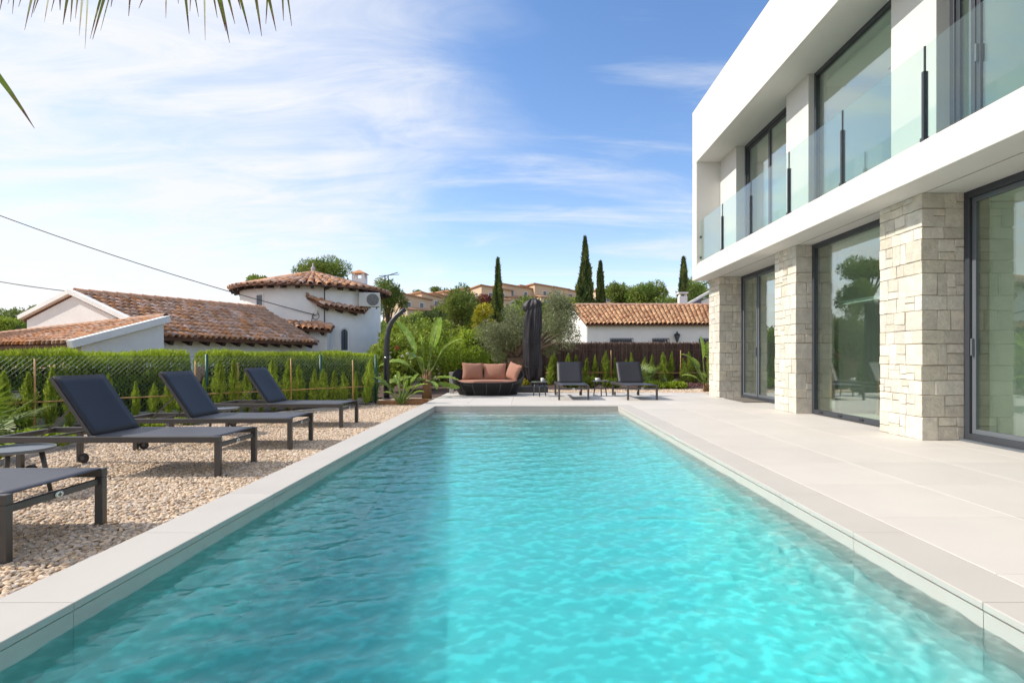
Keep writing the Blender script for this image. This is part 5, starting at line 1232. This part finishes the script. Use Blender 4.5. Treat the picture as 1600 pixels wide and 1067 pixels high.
def flower(x, y, d, m, label, r=.055):
    t = thing('flower', label, 'flower', P(x, y, d), 0, 'flowers on the shrubs by the shower')
    for i in range(5):
        a = i*1.2566; MB().lathe([(0,0),(r*.5,.006),(r*.6,.012),(0,.02)], 10, (r*.6*math.cos(a), -.01, r*.6*math.sin(a)), cap=False).build('petal', M[m], t, smooth=True)
    MB().tube([(0,-.03,0),(0,-.005,0)], .012, 6).build('stamen', M['yellow'], t); MB().tube([(0,0,0),(0,.12,-.05)], .006, 5).build('stalk', M['petiole'], t)
flower(621, 544, 15.9, 'flower_r', 'red flower on the shrub right of the garden shower', .07)
for i, (x, y) in enumerate(((609, 559), (629, 557), (637, 553), (641, 560))): flower(x, y, 15.6, 'flower_w', ('leftmost', 'second', 'third', 'rightmost')[i]+' white flower below the red one by the shower', .045)

def olive():
    b = P(806, 600, 18.4); b.z = -.08
    t = thing('olive_tree', 'old olive tree with gnarled trunk and two grey-green crowns behind the parasol', 'olive tree', b)
    cl = clumps_at(b, blobs(745, 822, 500, 545, 18.4, 17, .34, .5, .7)+blobs(850, 896, 470, 540, 18.4, 15, .32, .5, .7)+[(870, 468, 18.4, .4), (800, 488, 18.4, .36), (780, 555, 18.2, .3), (860, 545, 18.3, .3)])
    C, D, T = crown([c[:3] for c in cl], [c[3] for c in cl], [950]*len(cl), .95, .15, .3)
    link('crown', leaf_mesh('crown', C, D, .085*(.6+.8*rng.random(len(C))), .020*(.6+.8*rng.random(len(C))), M['olive'], T), t)
    g = MB(); n = 18; pr = [(0,.30,0),(.25,.23,.02),(.55,.20,-.03),(.85,.24,-.05),(1.1,.27,0)]; v = []
    for z, r, ox in pr:
        for i in range(n): a = 2*PI*i/n; rr = r*(1+.22*math.sin(3*a+z*3)+.12*math.sin(7*a+z*5)); v.append((rr*math.cos(a)+ox, rr*math.sin(a), z-.05))
    g.add(v, [(q*n+i, q*n+(i+1)%n, (q+1)*n+(i+1)%n, (q+1)*n+i) for q in range(4) for i in range(n)]+[tuple(4*n+i for i in range(n))])
    g.build('trunk', M['olive_trunk'], t, smooth=True, recalc=False)
    l = MB()
    for c in cl[::3]:
        e = Vector(c[:3]); l.tube([(0, 0, .95), Vector((e.x*.35, e.y*.3, 1.25)), e.lerp(Vector((0,0,1.2)), .2), e], [.12, .07, .03, .010], 7)
    l.build('limbs', M['olive_trunk'], t, smooth=True, recalc=False)
olive()
bush('potted_succulent', 'yellow variegated bush between the sofa and the parasol base', P(817, 592, 16.6)*Vector((1, 1, 0)), .22, .36, 'yellow', 900, .09, .04)
# plank edging of the far left bed
pl = thing('plank_edging', 'rusty brown plank edging the bed beside the pool corner', 'edging', (-2.8, 12.2, -.05))
for i, (x0, x1, y) in enumerate(((-3.2, -2.2, 12.25), (-2.85, -2.2, 12.85))): MB().box((x0+2.8, y-12.2-.02, 0), (x1+2.8, y-12.2+.02, .10)).build('plank', M['wood'], pl, bevel=.004)
gp = thing('stone_post', 'slim grey stone post left of the woven sofa', 'post', (-2.02, 15.45, -.05)); MB().box((-.055,-.055,0),(.055,.055,.60)).build('shaft', M['concrete'], gp, bevel=.006); MB().box((-.065,-.065,.60),(.065,.065,.625)).build('cap', M['concrete'], gp, bevel=.005)

# ------------------------------------------------------------------ date palm whose fronds hang into the top left
def date_palm():
    t = thing('date_palm', 'date palm fronds hanging into the top left corner', 'palm', (-3.9, 1.2, -.05))
    o0 = Vector((-3.9, 1.2, -.05))
    MB().tube([(0,0,0),(.02,0,1.0),(0,.02,2.0),(.02,0,2.75)], [.17,.15,.14,.17], 14).build('trunk', M['fibre'], t, smooth=True)
    rs = random.Random(4)
    def frond(pts, tips):
        pts = [Vector(p)-o0 for p in pts]; b = MB()
        r = MB().tube(pts, [.014-.010*i/(len(pts)-1) for i in range(len(pts))], 6); 
        for base, tip, w in tips:
            base, tip = Vector(base)-o0, Vector(tip)-o0; d = tip-base; blade_mesh(b, base, d+Vector((0,0,.25*d.length)), d.length*1.02, w, .35, 6, (0, .0), up=(rs.uniform(-.3, .3), 1, rs.uniform(-.2, .2)))
            k = len(b.t); b.t[k-6:] = [0, .05*rs.random(), .1*rs.random(), .25*rs.random(), .5, 1.]
        o = b.build('frond', M['palm'], t, tint=True, recalc=False); r.build('rachis', M['petiole'], o, smooth=True, recalc=False)
    D = 1.62
    xs = [5, 14, 22, 30, 42, 52, 60, 70, 84, 92, 101, 112, 118, 128, 135, 143, 152, 160, 178, 205, 225, 262, 278, 292, 298, 306, 322, 334, 348, 356, 362, 372, 388, 398, 408, 418, 430, 440, 452]
    lo = [16, 6, 20, 12, 46, 28, 20, 34, 17, 16, 38, 34, 28, 56, 75, 60, 62, 48, 10, 27, 14, 30, 8, 50, 18, 24, 62, 30, 46, 68, 38, 14, 50, 16, 58, 35, 46, 30, 38]
    tips = []
    for x, y in zip(xs, lo):
        d = D+rs.uniform(-.08, .08); tp = P(x+rs.uniform(-3, 3), y, d); bx = (x-(60 if x < 240 else 40)*rs.uniform(-.2, 1.2)) if x > 240 else x+rs.uniform(0, 50); tips.append((P(bx, -95-rs.uniform(0, 20), D), tp, rs.uniform(.008, .014)))
    for x in range(-220, 560, 11): tips.append((P(x, -100, D), P(x+rs.uniform(-30, 30), -250-rs.uniform(0, 60), D+rs.uniform(.1, .4)), .013))
    frond([(-3.9, 1.25, 2.72), (-3.2, 1.4, 2.70), P(-260, -210, D), P(0, -105, D), P(240, -95, D), P(460, -100, D), P(560, -75, D)], tips)
    tips = [(P(-70, 40, 1.7), P(44, 204, 1.7), .020)]+[(P(-120-20*i, 20, 1.7), P(-40-14*i, 150+10*i, 1.7), .018) for i in range(8)]
    frond([(-3.9, 1.25, 2.7), (-3.0, 1.5, 2.6), P(-330, -10, 1.7), P(-150, 15, 1.7), P(-60, 45, 1.7)], tips)
    for k in range(9):   # the rest of the head, out of the picture
        a = 2.7+k*.33; d = Vector((math.cos(a), math.sin(a), 0)); c = Vector((-3.9, 1.2, 2.7)); pts = [c, c+d*.5+Vector((0,0,.35)), c+d*1.0+Vector((0,0,.45)), c+d*1.5+Vector((0,0,.25)), c+d*1.8]
        s = Vector((-d.y, d.x, 0)); tp = []
        for j in range(22):
            q = pts[1].lerp(pts[2], j/11) if j < 11 else pts[2].lerp(pts[4], (j-11)/11)
            for sg in (-1, 1): tp.append((q, q+s*sg*.4+d*.15-Vector((0,0,.12)), .022))
        frond(pts, tp)
date_palm()
